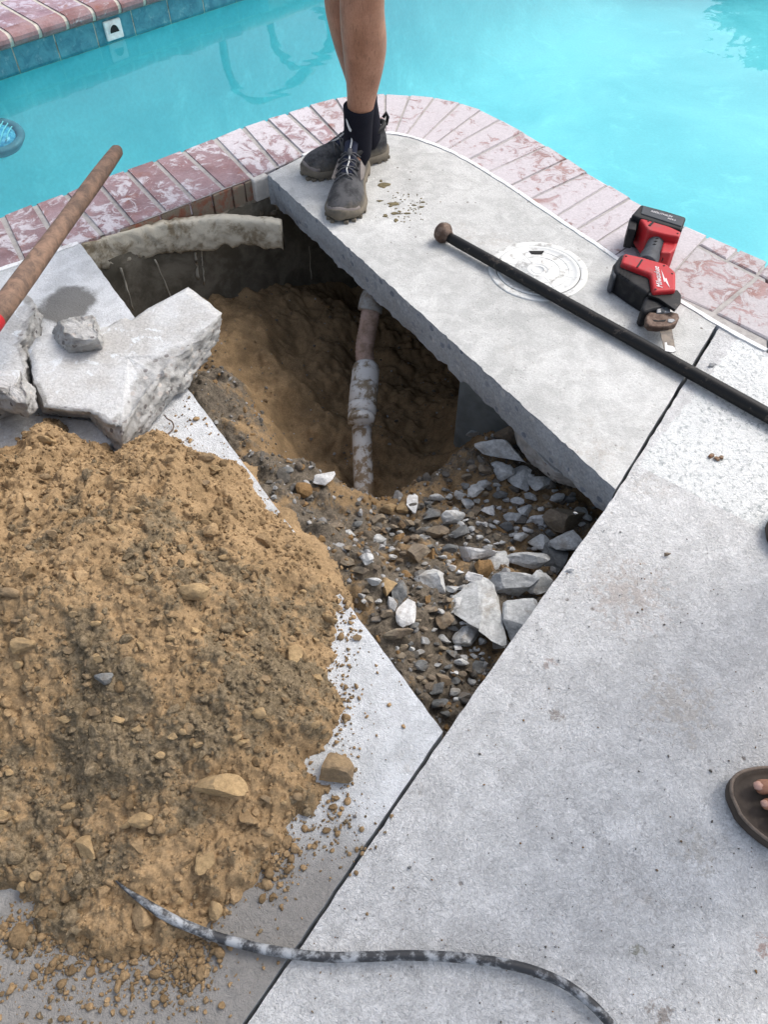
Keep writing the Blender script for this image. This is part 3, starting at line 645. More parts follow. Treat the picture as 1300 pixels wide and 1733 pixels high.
# palm beyond the pool, seen only as a reflection
tb = Vector((5.35, 11.8, -.01)); tr_ = empty('palm_tree', tb, 'spiky green palm beyond the far side, mirrored dark in the water', 'tree')
tube('trunk', [tb, tb+Vector((.05, 0, .9)), tb+Vector((.1, .05, 1.6)), tb+Vector((.08, .05, 2.05))], [.17, .13, .11, .12], M['bark'], tr_, 12)
parts = []
for k in range(170):
    az = random.uniform(0, 2*PI); el = random.uniform(-.3, 1.45); L = random.uniform(1.2, 1.75); c0 = tb+Vector((.08, .05, 2.0))
    d = Vector((math.cos(az)*math.cos(el), math.sin(az)*math.cos(el), math.sin(el))); pts = [c0+d*L*u-Vector((0, 0, .55*L*u*u*(1-.6*abs(math.sin(el))))) for u in [j/8 for j in range(9)]]
    parts.append(rings(tube_rings(pts, [.012*(1-j/9)+.003 for j in range(9)], 3)))
    for j in range(1, 9):
        for s_ in (-1, 1):
            for q in range(3):
                p0 = pts[j-1]+(pts[j]-pts[j-1])*(q/3); side = d.cross(Vector((0, 0, 1))).normalized()*s_; ln = .42*math.sin(PI*min(.95, (j+q/3)/9+.08)); tip = p0+side*ln*.75+d*ln*.6-Vector((0, 0, ln*random.uniform(.1, .6))); wv = d*.026
                parts.append(([p0-wv, p0+wv, (p0+tip)/2+wv*1.2+Vector((0, 0, .02)), tip, (p0+tip)/2-wv*1.2], [(0, 1, 2, 3, 4)]))
V, Fc = joined(parts); mesh('crown', V, Fc, M['leaf'], tr_, False)

# ------------------------------------------------------------ excavation
anch = [(752, 1238, -.17), (700, 1150, -.14), (810, 1120, -.19), (640, 1040, -.11), (850, 1000, -.18), (600, 960, -.09), (950, 900, -.24), (1020, 850, -.28), (510, 900, -.07), (450, 830, -.09), (760, 1000, -.16), (700, 950, -.17), (820, 900, -.22),
        (440, 790, -.14), (500, 790, -.17), (545, 825, -.2), (590, 872, -.25), (640, 876, -.27), (690, 862, -.27), (740, 828, -.27), (790, 768, -.25), (850, 735, -.28), (880, 760, -.26), (930, 800, -.26),
        (330, 655, -.12), (330, 560, -.26), (360, 640, -.2), (400, 720, -.2), (400, 560, -.34), (450, 640, -.38), (520, 600, -.46), (520, 720, -.48), (560, 765, -.52), (600, 700, -.56), (680, 700, -.58), (720, 740, -.58), (680, 800, -.56), (620, 825, -.54), (560, 800, -.46), (590, 845, -.52), (617, 846, -.54), (650, 842, -.52), (690, 826, -.52), (560, 822, -.42), (730, 795, -.5),
        (560, 520, -.46), (460, 500, -.40), (400, 480, -.36), (330, 485, -.30), (280, 505, -.30), (225, 530, -.30), (650, 600, -.58), (720, 640, -.62), (800, 710, -.5), (480, 460, -.42), (540, 440, -.46), (900, 720, -.36)]
AP = [at(*a) for a in anch]+[V2((.2, 2.2, -.6)), V2((-.1, 2.45, -.6)), V2((.6, 1.8, -.45)), V2((.75, 1.55, -.38)), V2((0, 2.1, -.6)), V2((.4, 1.5, -.5))]
ax = np.array([p.x for p in AP]); ay = np.array([p.y for p in AP]); az_ = np.array([p.z for p in AP])
def pitz(x, y):
    num = 0; den = 0
    for a, b, c in zip(ax, ay, az_):
        w_ = 1/((x-a)**2+(y-b)**2+.0006)**1.7; num = num+w_*c; den = den+w_
    return num/den
def grid(x0, x1, y0, y1, step):
    xs = np.arange(x0, x1, step); ys = np.arange(y0, y1, step); X, Y = np.meshgrid(xs, ys); return X, Y
def gridfaces(mask):
    ny, nx = mask.shape; idx = np.arange(ny*nx).reshape(ny, nx); f = np.stack([idx[:-1, :-1], idx[:-1, 1:], idx[1:, 1:], idx[1:, :-1]], -1)
    k = mask[:-1, :-1] & mask[:-1, 1:] & mask[1:, 1:] & mask[1:, :-1]; return f[k]
def compact(X, Y, Z, mask, extra):
    f = gridfaces(mask); used = np.unique(f); rm = np.full(X.size, -1); rm[used] = np.arange(len(used))
    return np.stack([X.ravel()[used], Y.ravel()[used], Z.ravel()[used]], 1), rm[f], {k: v.ravel()[used] for k, v in extra.items()}
pit_poly = [corner+V2((0, -.08, 0)), at(1045, 830)+jn*.06, jt+jn*.06]+[p for p in deck[16:0:-1]]+[hL+V2((-.05, -.02, 0)), at(400, 800)+V2((-.06, -.04, 0))]
X, Y = grid(-1.05, 1.05, .35, 2.75, .0055)
ins = inpoly(X, Y, pit_poly)
Z0 = pitz(X, Y)
ledge = 1/(1+np.exp(-(Z0+.29)/.025))
sandy = np.clip((-X-.12)*4+fbm(X, Y, 5, 3, 3), 0, 1)
def pit_detail(X, Y, Z0):
    ledge = 1/(1+np.exp(-(Z0+.29)/.025))
    return Z0+fbm(X, Y, 7, 4, 1)*.035+(.5-np.abs(fbm(X, Y, 17, 5, 91)))*.022+fbm(X, Y, 50, 3, 93)*.008-.012+lumps(X, Y, .06, 1)*.55+lumps(X, Y, .026, 5)*(.4+.5*ledge)+lumps(X, Y, .012, 8)*.5
Zp = pit_detail(X, Y, Z0)-.012
gm = np.clip(ledge*.8+fbm(X, Y, 9, 4, 6)*.8-.05, 0, 1)*np.clip(1.1-sandy*.9*(1-ledge), 0, 1)
V, Fc, ex = compact(X, Y, Zp, ins, {'gravel': gm})
tag(mesh('excavated_ground', V, Fc, M['pit'], smooth=True, attr=ex), kind='structure')
def pit_h(x, y): return float(pit_detail(np.array([x]), np.array([y]), pitz(np.array([x]), np.array([y])))[0])-.012
def drop(px_, py):
    """point of the excavation seen at a photo position"""
    z = -.2
    for _ in range(12): p = at(px_, py, z); z = .5*z+.5*pit_h(p.x, p.y)
    return at(px_, py, z)

# ------------------------------------------------------------ dirt heap on the deck
heap_px = [(-700, 760), (-60, 778), (20, 772), (60, 730), (95, 712), (130, 725), (165, 760), (210, 772), (262, 742), (300, 748), (345, 775), (420, 800), (455, 845), (500, 895), (545, 950), (578, 1000), (560, 1040), (568, 1075), (556, 1120), (566, 1160), (572, 1200), (562, 1250), (520, 1290), (560, 1345), (545, 1378), (500, 1400), (455, 1430), (440, 1480), (425, 1520), (390, 1560), (330, 1600), (250, 1600), (160, 1610), (90, 1560), (0, 1545), (-200, 1560), (-420, 1500)]
heap = [at(*p) for p in heap_px]
# where the heap spills over the edge of the hole
X, Y = grid(-1.3, .05, .1, 1.3, .0027)
def heapz(X, Y, det=True):
    wa = .03+.045*np.clip((.42-Y)/.15, 0, 1); Xw = X+fbm(X, Y, 16, 5, 31)*wa; Yw = Y+fbm(X, Y, 16, 5, 41)*wa
    d = dpoly(Xw, Yw, heap); ins = inpoly(Xw, Yw, heap); sd_ = np.where(ins, d, -d)
    c = np.clip(sd_, 0, None); H_ = np.clip((Y-.26)/.42, 0, 1); H_ = .055+.15*H_*H_*(3-2*H_); base = H_*(1-np.exp(-c/.17))+.009*np.clip(c/.03, 0, 1)
    z = base+np.clip(c/.1, 0, 1)*(fbm(X, Y, 4.5, 4, 21)*.06)
    if det:
        k = np.clip(c/.025, .55, 1)
        # slump grooves near the crest
        g = np.exp(-(((X+.60)/.24)**2+((Y-.92)/.15)**2)); z = z+g*(np.abs(fbm(X*1.0+fbm(X, Y, 6, 2, 50)*.1, Y*.22, 19, 3, 51))*.05-.018)
        Xq = X+fbm(X, Y, 60, 4, 71)*.022; Yq = Y+fbm(X, Y, 60, 4, 77)*.022; mm = np.clip(.55+fbm(X, Y, 7, 3, 79)*1.6, .15, 1.2)
        z = z+k*(lumps(Xq, Yq, .07, 61)*.30+lumps(Xq, Yq, .034, 63)*.42*mm+lumps(Xq, Yq, .018, 65)*.62+lumps(Xq, Yq, .0095, 67)*.75)-.008
        z = z+k*((.5-np.abs(fbm(X, Y, 26, 4, 73)))*.012+fbm(X, Y, 80, 3, 70)*.005)
    z = np.where(sd_ < 0, np.maximum(sd_*.8, -.012)-.003, z)
    return z, sd_
Z, sd_ = heapz(X, Y)
crumbly = np.clip(.20+fbm(X, Y, 4.2, 4, 81)*.8+fbm(X, Y, 17, 4, 83)*.7+np.clip((.72-Y)*.7, -.25, .18), 0, 1)
crumbly = np.where(X < -.40, crumbly*.9, crumbly)
hv, hf, hx = compact(X, Y, Z, sd_ > -.02, {'gravel': crumbly})
hp = mesh('dirt_heap', hv, hf, M['soil'], smooth=True, org=Vector((-.5, .7, 0)), attr=hx)
tag(hp, 'large heap of tan sandy soil with gravel on the deck left of the hole', 'dirt heap')
# crumbs: thousands of small lumps, one mesh
ico1 = bmesh.new(); bmesh.ops.create_icosphere(ico1, subdivisions=2, radius=1); IV1 = np.array([v.co[:] for v in ico1.verts]); IF1 = np.array([[v.index for v in f.verts] for f in ico1.faces]); ico1.free()
ico0 = bmesh.new(); bmesh.ops.create_icosphere(ico0, subdivisions=1, radius=1); IV0 = np.array([v.co[:] for v in ico0.verts]); IF0 = np.array([[v.index for v in f.verts] for f in ico0.faces]); ico0.free()
def bits(P, S, IV, IF, jag=.28, flat=(.55, 1)):
    n = len(P); k = len(IV); q = rng.normal(size=(n, 4)); q /= np.linalg.norm(q, axis=1)[:, None]; a, b, c, d = q.T
    Rm = np.stack([np.stack([a*a+b*b-c*c-d*d, 2*(b*c-a*d), 2*(b*d+a*c)], -1), np.stack([2*(b*c+a*d), a*a-b*b+c*c-d*d, 2*(c*d-a*b)], -1), np.stack([2*(b*d-a*c), 2*(c*d+a*b), a*a-b*b-c*c+d*d], -1)], 1)
    v = np.repeat(IV[None], n, 0)
    for _ in range(3):
        kv = rng.normal(size=(n, 3))*1.5; v = v*(1+jag*.55*np.sin(np.einsum('nkj,nj->nk', v, kv)+rng.uniform(0, 6, (n, 1))))[:, :, None]
    for _ in range(5):
        nn = rng.normal(size=(n, 3)); nn /= np.linalg.norm(nn, axis=1)[:, None]; dd = rng.uniform(.35, .8, (n, 1)); ss = np.einsum('nkj,nj->nk', v, nn); v = v-np.clip(ss-dd, 0, None)[:, :, None]*nn[:, None, :]
    v = v*(1+jag*.35*(rng.random((n, k, 1))*2-1)); v = v*1.15*rng.uniform(flat[0], flat[1], (n, 1, 3))*S[:, None, None]
    v = np.einsum('nij,nkj->nki', Rm, v); v[:, :, 2] *= .8; v += P[:, None]
    return v.reshape(-1, 3), (IF[None]+(np.arange(n)*k)[:, None, None]).reshape(-1, 3)
def scatter(n, x0, x1, y0, y1, fn):
    x = rng.uniform(x0, x1, n); y = rng.uniform(y0, y1, n); return fn(x, y)
def on_heap(x, y):
    z, s_ = heapz(x, y); z = np.where(s_ < 0, 0, z)
    keep = (s_ > 0) | (rng.random(len(x)) < np.exp(s_/.045)*.45); x, y, z, s_ = x[keep], y[keep], z[keep], s_[keep]
    ok = ~inpoly(x, y, [corner, hL, V2((0, 3, 0)), bR]); return x[ok], y[ok], z[ok], s_[ok]
x, y, z, s_ = scatter(24000, -1.2, .06, .08, 1.3, on_heap); S = rng.gamma(1.8, .0011, len(x))+.0009; S = np.where(s_ < 0, S*.75, S)
v0, f0 = bits(np.stack([x, y, z+S*.3], 1), S, IV0, IF0); g0 = np.repeat(np.clip(.18+fbm(x, y, 4.2, 4, 81)*.8+fbm(x, y, 17, 4, 83)*.7+np.clip((.72-y)*.7, -.25, .18), 0, 1), len(IV0))
x, y, z, s_ = scatter(1000, -1.2, .06, .08, 1.3, on_heap); S = rng.gamma(3, .0016, len(x))+.003; S = np.where(s_ < 0, S*.5, S)
v1, f1 = bits(np.stack([x, y, z+S*.15], 1), S, IV1, IF1, .16, (.7, 1)); g1 = np.repeat(np.clip(.08+fbm(x, y, 4.2, 4, 81)*.8+np.clip((.75-y)*.5, -.25, .2), 0, 1), len(IV1))
cr = mesh('soil_crumbs', np.vstack([v0, v1]), np.vstack([f0, f1+len(v0)]), M['crumb'], hp, False, attr={'gravel': np.concatenate([g0, g1])}); tag(cr, kind='stuff')
# patch of soil strewn below the hose, and grit on the slabs
def blob_pts(n, cx, cy, sx, sy, sh=0): return [(random.gauss(cx, sx), random.gauss(cy, sy)) for _ in range(n)]
pts = blob_pts(900, 315, 1615, 24, 38)+blob_pts(900, 190, 1590, 75, 32)+blob_pts(320, 110, 1655, 75, 40)+blob_pts(500, 60, 1580, 60, 22)+blob_pts(110, 240, 1690, 60, 30)+blob_pts(500, 465, 1440, 28, 40)+blob_pts(260, 580, 1120, 11, 110)+blob_pts(90, 560, 1370, 25, 30)+blob_pts(60, 330, 710, 40, 30)+blob_pts(70, 40, 690, 60, 20)+blob_pts(60, 570, 1400, 40, 40)
P = np.array([at(a, b)[:] for a, b in pts]); S = rng.gamma(1.3, .0014, len(P))+.0006; P[:, 2] = S*.4
v0, f0 = bits(P, S, IV1, IF1, .2)
tag(mesh('scattered_soil', v0, f0, M['crumb'], smooth=True, attr={'gravel': np.repeat(rng.random(len(P))*.45, len(IV1))}), kind='stuff', label='loose crumbs of soil strewn over the deck round the heap', cat='loose soil')
gx = []
while len(gx) < 420:
    a, b = random.uniform(560, 1310), random.uniform(880, 1740); p = at(a, b)
    if (p-corner).dot(jn) > .01 and random.random() < (.25+.75*math.exp(-((a-1050)/170)**2-((b-1030)/60)**2)): gx.append(p[:])
P = np.array(gx); S = rng.gamma(1.6, .0005, len(P))+.0005; P[:, 2] = S*.3
v0, f0 = bits(P, S, IV0, IF0, .25); tag(mesh('grit', v0, f0, M['gravel'], smooth=True), kind='stuff', label='fine grey grit lying on the right hand concrete slab', cat='grit')
# gravel on the ledge of the excavation
def on_pit(x, y):
    ok = inpoly(x, y, pit_poly); x, y = x[ok], y[ok]; z = pitz(x, y); zz = pit_detail(x, y, z)-.012
    k = rng.random(len(x)) < np.where(z > -.31, 1, .22); return x[k], y[k], zz[k], z[k]
x, y, z, s_ = scatter(8500, -.95, .95, .45, 2.3, on_pit); S = rng.gamma(1.9, .0017, len(x))+.0018; S = np.where(s_ > -.31, S, S*.8)
v0, f0 = bits(np.stack([x, y, z+S*.25], 1), S, IV0, IF0); k = rng.random(len(x)) < .35
x1_, y1_, z1_, s1_ = scatter(1000, -.3, .75, .5, 1.4, on_pit); S1 = rng.gamma(2.5, .0022, len(x1_))+.003
v1, f1 = bits(np.stack([x1_, y1_, z1_+S1*.2], 1), S1, IV1, IF1, .18)
tag(mesh('gravel', np.vstack([v0, v1]), np.vstack([f0, f1+len(v0)]), M['gravel'], smooth=False), kind='stuff', label='small mixed gravel covering the ledge inside the hole', cat='gravel')

# ------------------------------------------------------------ stones
def rockmesh(seed, dims, cuts=9, res=3, jag=.17):
    r = np.random.default_rng(seed); bm = bmesh.new(); bmesh.ops.create_icosphere(bm, subdivisions=res, radius=1)
    V = np.array([v.co[:] for v in bm.verts]); Fc = [tuple(v.index for v in f.verts) for f in bm.faces]; bm.free()
    for _ in range(cuts):
        n = r.normal(size=3); n /= np.linalg.norm(n); d = r.uniform(.34, .72); s = V@n; V = V-np.outer(np.clip(s-d, 0, None), n)
    V = V*(1+jag*fbm(V[:, 0]*1.3+seed, V[:, 1]*1.3+V[:, 2]*1.7, 1.6, 4, seed % 50)[:, None])
    V /= np.abs(V).max(0); return V*np.array(dims)/2, Fc
def stone(name, px_, py, wpx, hpx, mat, label, cat, group=None, z=None, seed=None, surf='pit', tall=.6, rot=None, cuts=9):
    seed = seed if seed is not None else random.randint(0, 9999)
    if surf == 'pit': p = drop(px_, py+hpx*.15)
    elif surf == 'heap':
        z_ = .1
        for _ in range(10):
            p = at(px_, py, z_); q = heapz(np.array([p.x]), np.array([p.y]), False); z_ = max(0, float(q[0][0])) if q[1][0] > 0 else 0.0
        p = at(px_, py, z_)
    else: p = at(px_, py, z)
    w_ = pxsize(px_, py, p.z, wpx)*(1.32 if surf == 'pit' else 1); el = math.atan2(CAM_H-p.z, p.y); h = pxsize(px_, py, p.z, hpx)*(1.3 if surf == 'pit' else 1)
    tz = min(w_*tall, h*.95); dy = max(.35*w_, (h-tz*math.cos(el)*.9)/max(.3, math.sin(el)))
    V, Fc = rockmesh(seed, (w_, dy, tz), cuts)
    a = random.uniform(-.25, .25) if rot is None else rot; c, s = math.cos(a), math.sin(a)
    V = V@np.array([[c, s, 0], [-s, c, 0], [0, 0, 1]]); V = V+np.array(p)+np.array([0, 0, tz*(.38 if surf == 'heap' else .42)])
    o = mesh(name, V, Fc, M[mat], None, True, org=Vector((p.x, p.y, p.z)))
    for q in o.data.polygons: q.use_smooth = False
    m = o.modifiers.new('w', 'WEIGHTED_NORMAL') if False else None
    return tag(o, label, cat, group)
G1 = 'rubble stones in the hole'
ST = [(818, 1027, 86, 102, 'rockg', 'largest pale grey flat angular slab of rubble near the right edge of the hole'), (871, 1037, 62, 78, 'rockg', 'grey angular block tucked behind the largest flat slab at the hole edge'),
 (737, 980, 54, 48, 'rockg', 'rounded pale grey pitted stone left of the largest flat slab'), (799, 941, 62, 30, 'rockw', 'long pale flat stone above the rounded pitted stone'), (845, 947, 48, 42, 'rockg', 'pale pointed stone touching the long flat one'),
 (892, 950, 70, 32, 'rockg', 'flat oval grey stone right of the pointed pale one'), (918, 986, 52, 44, 'rockg', 'grey wedge stone with lit top against the right edge of the hole'), (866, 997, 70, 42, 'rockg', 'broad grey stone leaning on top of the largest flat slab'),
 (914, 918, 36, 40, 'rockg', 'small pale oval stone above the wedge stone'), (962, 915, 56, 50, 'rockg', 'rough grey lump against the right edge below the slab corner'), (940, 943, 36, 50, 'rockd', 'dark upright stone between the oval stones and the right edge'),
 (950, 878, 56, 48, 'rockb', 'brown dusty block in shade under the slab corner'), (980, 868, 22, 22, 'rockg', 'small grey stone beside the brown dusty block'), (876, 847, 20, 18, 'rockw', 'small white pebble alone on the soil under the slab'),
 (874, 812, 36, 50, 'rockg', 'pale grey upright stone below the large stone at the slab'), (848, 800, 34, 34, 'rockg', 'grey stone left of the pale upright one'), (916, 819, 38, 34, 'rockg', 'grey split stone just under the hanging broken slab'),
 (852, 774, 78, 38, 'rockg', 'long pale grey stone just below the skimmer housing'), (860, 738, 52, 42, 'rockb', 'brown grey pyramid stone against the underside of the slab'), (802, 736, 24, 14, 'rockg', 'thin grey stone left of the pyramid stone'),
 (803, 833, 24, 26, 'rockg', 'small grey stone left of the split pale stones'), (820, 822, 24, 20, 'rockg', 'small pale stone right of its small grey twin'), (757, 882, 48, 28, 'rockg', 'grey knobbly stone in the middle of the ledge'),
 (742, 903, 32, 26, 'rockb', 'brown round stone below the grey knobbly one'), (778, 902, 26, 24, 'rockd', 'dark round stone right of the brown round one'), (704, 938, 36, 30, 'rockb', 'brown grey stone at the left of the pale flat stones'),
 (655, 994, 28, 36, 'rockt', 'orange tan clod among gravel on the left of the ledge'), (676, 1000, 22, 42, 'rockd', 'dark narrow stone beside the orange tan clod'), (688, 1036, 30, 46, 'rockw', 'pale upright stone near the left edge of the hole'),
 (791, 1080, 40, 40, 'rockg', 'round grey stone just below the largest flat slab'), (808, 1128, 28, 26, 'rockd', 'dark round stone in the lower corner of the hole'), (755, 1048, 28, 28, 'rockb', 'brown angular stone left of the largest flat slab'),
 (674, 1074, 42, 22, 'rockb', 'flat tan brown stone at the left edge of the hole'), (782, 1019, 22, 28, 'rockw', 'small white stone touching the left side of the largest slab'), (801, 1053, 30, 26, 'rockg', 'small grey wedge under the tip of the largest slab'),
 (788, 1180, 34, 24, 'rockd', 'grey flat stone in the bottom corner of the hole'), (751, 1150, 22, 22, 'rockb', 'small pinkish brown chip in the lower corner of the hole'), (752, 1208, 16, 12, 'rockd', 'lowest tiny grey pebble in the point of the hole'),
 (545, 812, 36, 34, 'rockw', 'bright white wedge of stone on the left rim beside the pipe'), (482, 800, 24, 22, 'rockd', 'dark round stone on the left rim of the deep pit'), (700, 852, 18, 32, 'rockw', 'white upright stone on the rim right of the pipe'),
 (655, 860, 26, 24, 'rockt', 'orange clod on the rim in front of the pipe foot'), (685, 860, 22, 24, 'rockt', 'smaller orange clod beside the white upright stone'), (842, 1085, 30, 26, 'rockg', 'grey stone against the right edge beside the round grey one'), (765, 1105, 18, 16, 'rockd', 'small dark chip left of the lower round stones')]
for k, (a, b, c, d, m_, lab) in enumerate(ST): stone('stone', a, b, c, d, m_, lab, 'stone', G1, seed=100+k, tall=.55 if k else .35)
random.seed(21); used = [(s[0], s[1], max(s[2], s[3])*.5) for s in ST]; kinds = {'rockg': 'small grey rubble fragment among the gravel in the hole', 'rockd': 'small dark rubble fragment among the gravel in the hole', 'rockb': 'small brown stone among the gravel in the hole', 'rockw': 'small whitish rubble chip among the gravel in the hole'}
ledge_px = [(560, 890), (700, 870), (800, 790), (870, 790), (960, 840), (1010, 860), (900, 1010), (760, 1220), (690, 1130), (600, 1000)]
cnt = 0
while cnt < 190:
    a, b = (random.uniform(560, 1010), random.uniform(790, 1220)) if random.random() < .3 else (random.gauss(860, 85), random.gauss(960, 95))
    if not inpoly(np.array([a]), np.array([b]), ledge_px)[0]: continue
    s_ = random.choice((9, 11, 13, 16, 20, 24))
    if any(math.hypot(a-u, b-v) < r*.8+s_*.4 for u, v, r in used): continue
    used.append((a, b, s_*.6)); k_ = random.choice(('rockg', 'rockg', 'rockg', 'rockg', 'rockd', 'rockb', 'rockw')) if a > 760 else random.choice(('rockg', 'rockd', 'rockb', 'rockb')) if a > 700 else random.choice(('rockb', 'rockd', 'rockb', 'rockg'))
    stone('stone', a, b, s_, s_*random.uniform(.7, 1), k_, ('tiny ' if s_ < 12 else 'small ' if s_ < 18 else 'medium ')+kinds[k_].replace('small ', '').replace('among the gravel in the hole', ('near the pipe foot' if b < 880 and a < 740 else 'under the sawn slab' if b < 880 else 'upper left on the ledge' if a < 680 and b < 980 else 'upper middle of the ledge' if a < 800 and b < 980 else 'by the right hole edge' if b < 1000 else 'by the left hole edge' if a < 720 and b < 1120 else 'near the largest flat slab' if b < 1110 else 'in the hole corner')), 'stone', G1, seed=int(a*7+b), cuts=7); cnt += 1
# clods on the heap
CL = [(379, 1342, 92, 62, 'rockt', 'biggest tan lump of soil resting on the lower part of the heap'), (563, 1313, 74, 74, 'rocks', 'round brown lump of soil at the right foot of the heap'), (350, 780, 30, 26, 'rocks', 'round brown clod at the top edge of the heap near the hole'), (240, 1392, 46, 34, 'rockt', 'pale tan clod left of the biggest lump'), (150, 1440, 40, 50, 'rockt', 'upright tan clod at the lower left of the heap'),
 (268, 926, 20, 18, 'rockt', 'small squarish tan clod in the gravelly middle'), (258, 972, 18, 18, 'rockt', 'tiny square clod below the other squarish one'), (80, 750, 36, 22, 'rockt', 'tan clod beside the small broken concrete pieces'), (330, 1010, 60, 46, 'rockt', 'broad smooth tan lump in the middle of the heap'), (40, 1100, 50, 40, 'rockt', 'broad tan lump at the left edge of the heap'), (500, 1110, 26, 44, 'rockt', 'tall narrow tan lump near the right side of the heap'),
 (605, 1081, 16, 15, 'rocks', 'small round brown pebble of soil alone on the pale slab'), (352, 1462, 38, 50, 'rockt', 'split tan clod above the hose'), (365, 1540, 26, 38, 'rockt', 'tan clod touching the hose'), (177, 1150, 34, 34, 'rockd', 'dark grey stone half buried in the middle of the heap'), (20, 1010, 40, 28, 'rocks', 'brown clod at the left edge above the broad lump'), (440, 1210, 28, 26, 'rockt', 'orange clod on the lower right of the heap'), (530, 1228, 26, 24, 'rockt', 'orange clod just above the round brown lump'), (560, 1050, 30, 22, 'rockt', 'tan clod at the right corner of the heap by the hole')]
for k, (a, b, c, d, m_, lab) in enumerate(CL): stone('soil_clod' if m_ != 'rockd' else 'stone', a, b, c, d, m_, lab, 'clod' if m_ != 'rockd' else 'stone', 'lumps on the dirt heap', seed=300+k, surf='heap', tall=.7, cuts=4)
for k in range(110):
    while 1:
        a, b = random.uniform(-10, 560), random.uniform(780, 1540)
        if inpoly(np.array([a]), np.array([b]), heap_px)[0]: break
    s_ = random.uniform(12, 26); kc = random.choice((('tan', 'rockt'), ('tan', 'rockt'), ('brown', 'rocks'))); stone('soil_clod', a, b, s_, s_*.8, kc[1], '%s %s clod, %s, on dirt heap' % ('small' if s_ < 17 else 'medium' if s_ < 22 else 'larger', kc[0], ('left edge' if a < 90 else 'left of middle' if a < 220 else 'middle' if a < 350 else 'right of middle' if a < 460 else 'right side')+(' top' if b < 900 else ' upper half' if b < 1080 else ' half way down' if b < 1220 else ' lower half' if b < 1380 else ' foot')), 'clod', 'small clods on the dirt heap', surf='heap', cuts=4, seed=k)

# ------------------------------------------------------------ broken concrete
def chunk(name, top, z1, bot, z0, rough_w, label, seed=1, amp=.012, tilt=None, cat='concrete chunk', nr=200):
    """top, bot: outlines measured in the photo (same count); rough_w: per point width of the crumbled rim"""
    def zt(x, y): return z1 if tilt is None else z1+tilt[0]*(x-top[0][0])/300+tilt[1]*(y-top[0][1])/300
    T = [at(x, y, zt(x, y)) for x, y in top]; B = [Vector((t.x, t.y, z0)) if b is None else at(b[0], b[1], z0) for t, b in zip(T, bot)]
    n = len(T); Ls = [(T[(i+1) % n]-T[i]).length for i in range(n)]; tot = sum(Ls); TT = []; BB = []; W = []
    for i in range(n):
        m = max(1, round(nr*Ls[i]/tot))
        for k in range(m):
            u = k/m; TT.append(T[i].lerp(T[(i+1) % n], u)); BB.append(B[i].lerp(B[(i+1) % n], u)); W.append(rough_w[i]*(1-u)+rough_w[(i+1) % n]*u)
    N = len(TT); cx = sum(TT, Vector())/N; cb = sum(BB, Vector())/N; rs = []; at_r = []
    ii = np.arange(N)
    def nz(k, s, f=.16):  # periodic noise
        a = 2*PI*ii/N; return fbm(np.cos(a)*N*f/6+k*.37+5, np.sin(a)*N*f/6+s*3.1+9, 1, 4, seed)
    rs.append([cb.lerp(p, .5) for p in BB]); at_r.append(np.ones(N))
    NS = 14
    for k in range(NS+1):
        u = k/NS; q = nz(k*2.2, 1, .34); q2 = nz(k*2.2, 5, .34); r = []
        for i in range(N):
            inset = W[i]*(u**1.4); base = BB[i].lerp(TT[i], u); d = (cx-TT[i]); d.z = 0; d.normalize()
            am = amp*min(1, (W[i]+.002)/.015); r.append(base+d*(inset+am*float(q[i]))+Vector((0, 0, am*.7*float(q2[i])*math.sin(PI*u))))
        rs.append(r); at_r.append(np.array([1. if W[i] > .004 or u < .95 else 0. for i in range(N)]))
    edge = rs[-1]
    for k in range(1, 13):
        u = k/12; r = []; q = nz(k+20, 9, .3*(1-u*.8)+.02)
        for i in range(N):
            p = edge[i].lerp(cx, u*.985); inn = (edge[i]-p).length; near_r = max(0, 1-inn/(W[i]*2.2+1e-5)) if W[i] > .004 else 0
            p.z = TT[i].lerp(cx, u).z*1.0 - .5*W[i]*near_r*.35 + float(q[i])*(.006*near_r+.0015); r.append(p)
        rs.append(r); at_r.append(np.array([max(0, 1-(edge[i]-r[i]).length/(W[i]*2.0+1e-5)) if W[i] > .004 else 0. for i in range(N)]))
    V, Fc = rings(rs, True); o = mesh(name, V, Fc, M['chunk'], None, True, org=Vector((cb.x, cb.y, z0)), attr={'rough': np.concatenate(at_r)}); fixn(o)
    return tag(o, label, cat, 'broken pieces of deck slab')
chunk('broken_slab', [(45, 592), (60, 570), (110, 560), (180, 552), (208, 535), (222, 541), (250, 522), (318, 486), (348, 508), (377, 529), (368, 560), (340, 590), (318, 618), (302, 650), (262, 690), (225, 735), (205, 752), (180, 722), (150, 700), (110, 697), (70, 692), (55, 650)], .085,
      [None, None, None, None, None, None, None, None, None, (372, 568), (352, 606), (330, 632), (312, 662), (300, 668), (262, 712), (225, 752), (205, 768), (183, 745), (152, 708), (112, 705), (72, 700), (56, 660)], .012,
      [.003, .003, .004, .004, .004, .004, 0, 0, 0, .004, .03, .04, .05, .05, .06, .07, .05, .012, .008, .005, .005, .004], 'large wedge of broken slab jutting over the left edge of the hole', 3, .015)
chunk('broken_slab', [(-160, 560), (-100, 520), (-20, 505), (10, 480), (48, 488), (68, 515), (62, 545), (45, 580), (50, 620), (45, 660), (20, 690), (-120, 700)], .085,
      [None, None, None, None, None, (70, 540), (66, 575), (52, 600), (58, 650), (52, 680), (22, 705), None], .005, [0, 0, 0, .01, .018, .02, .02, .015, .01, .01, .01, .01], 'long broken slab piece at the left edge behind the wooden handle', 9, .014)
chunk('concrete_chunk', [(92, 540), (125, 530), (165, 527), (170, 548), (172, 575), (150, 582), (120, 578), (98, 565)], .135, [(88, 560), (125, 555), (168, 555), (175, 575), (173, 590), (150, 596), (115, 599), (95, 580)], .083, [.015]*8, 'rough fist sized chunk lying on top of the large broken wedge', 14, .007, nr=110)
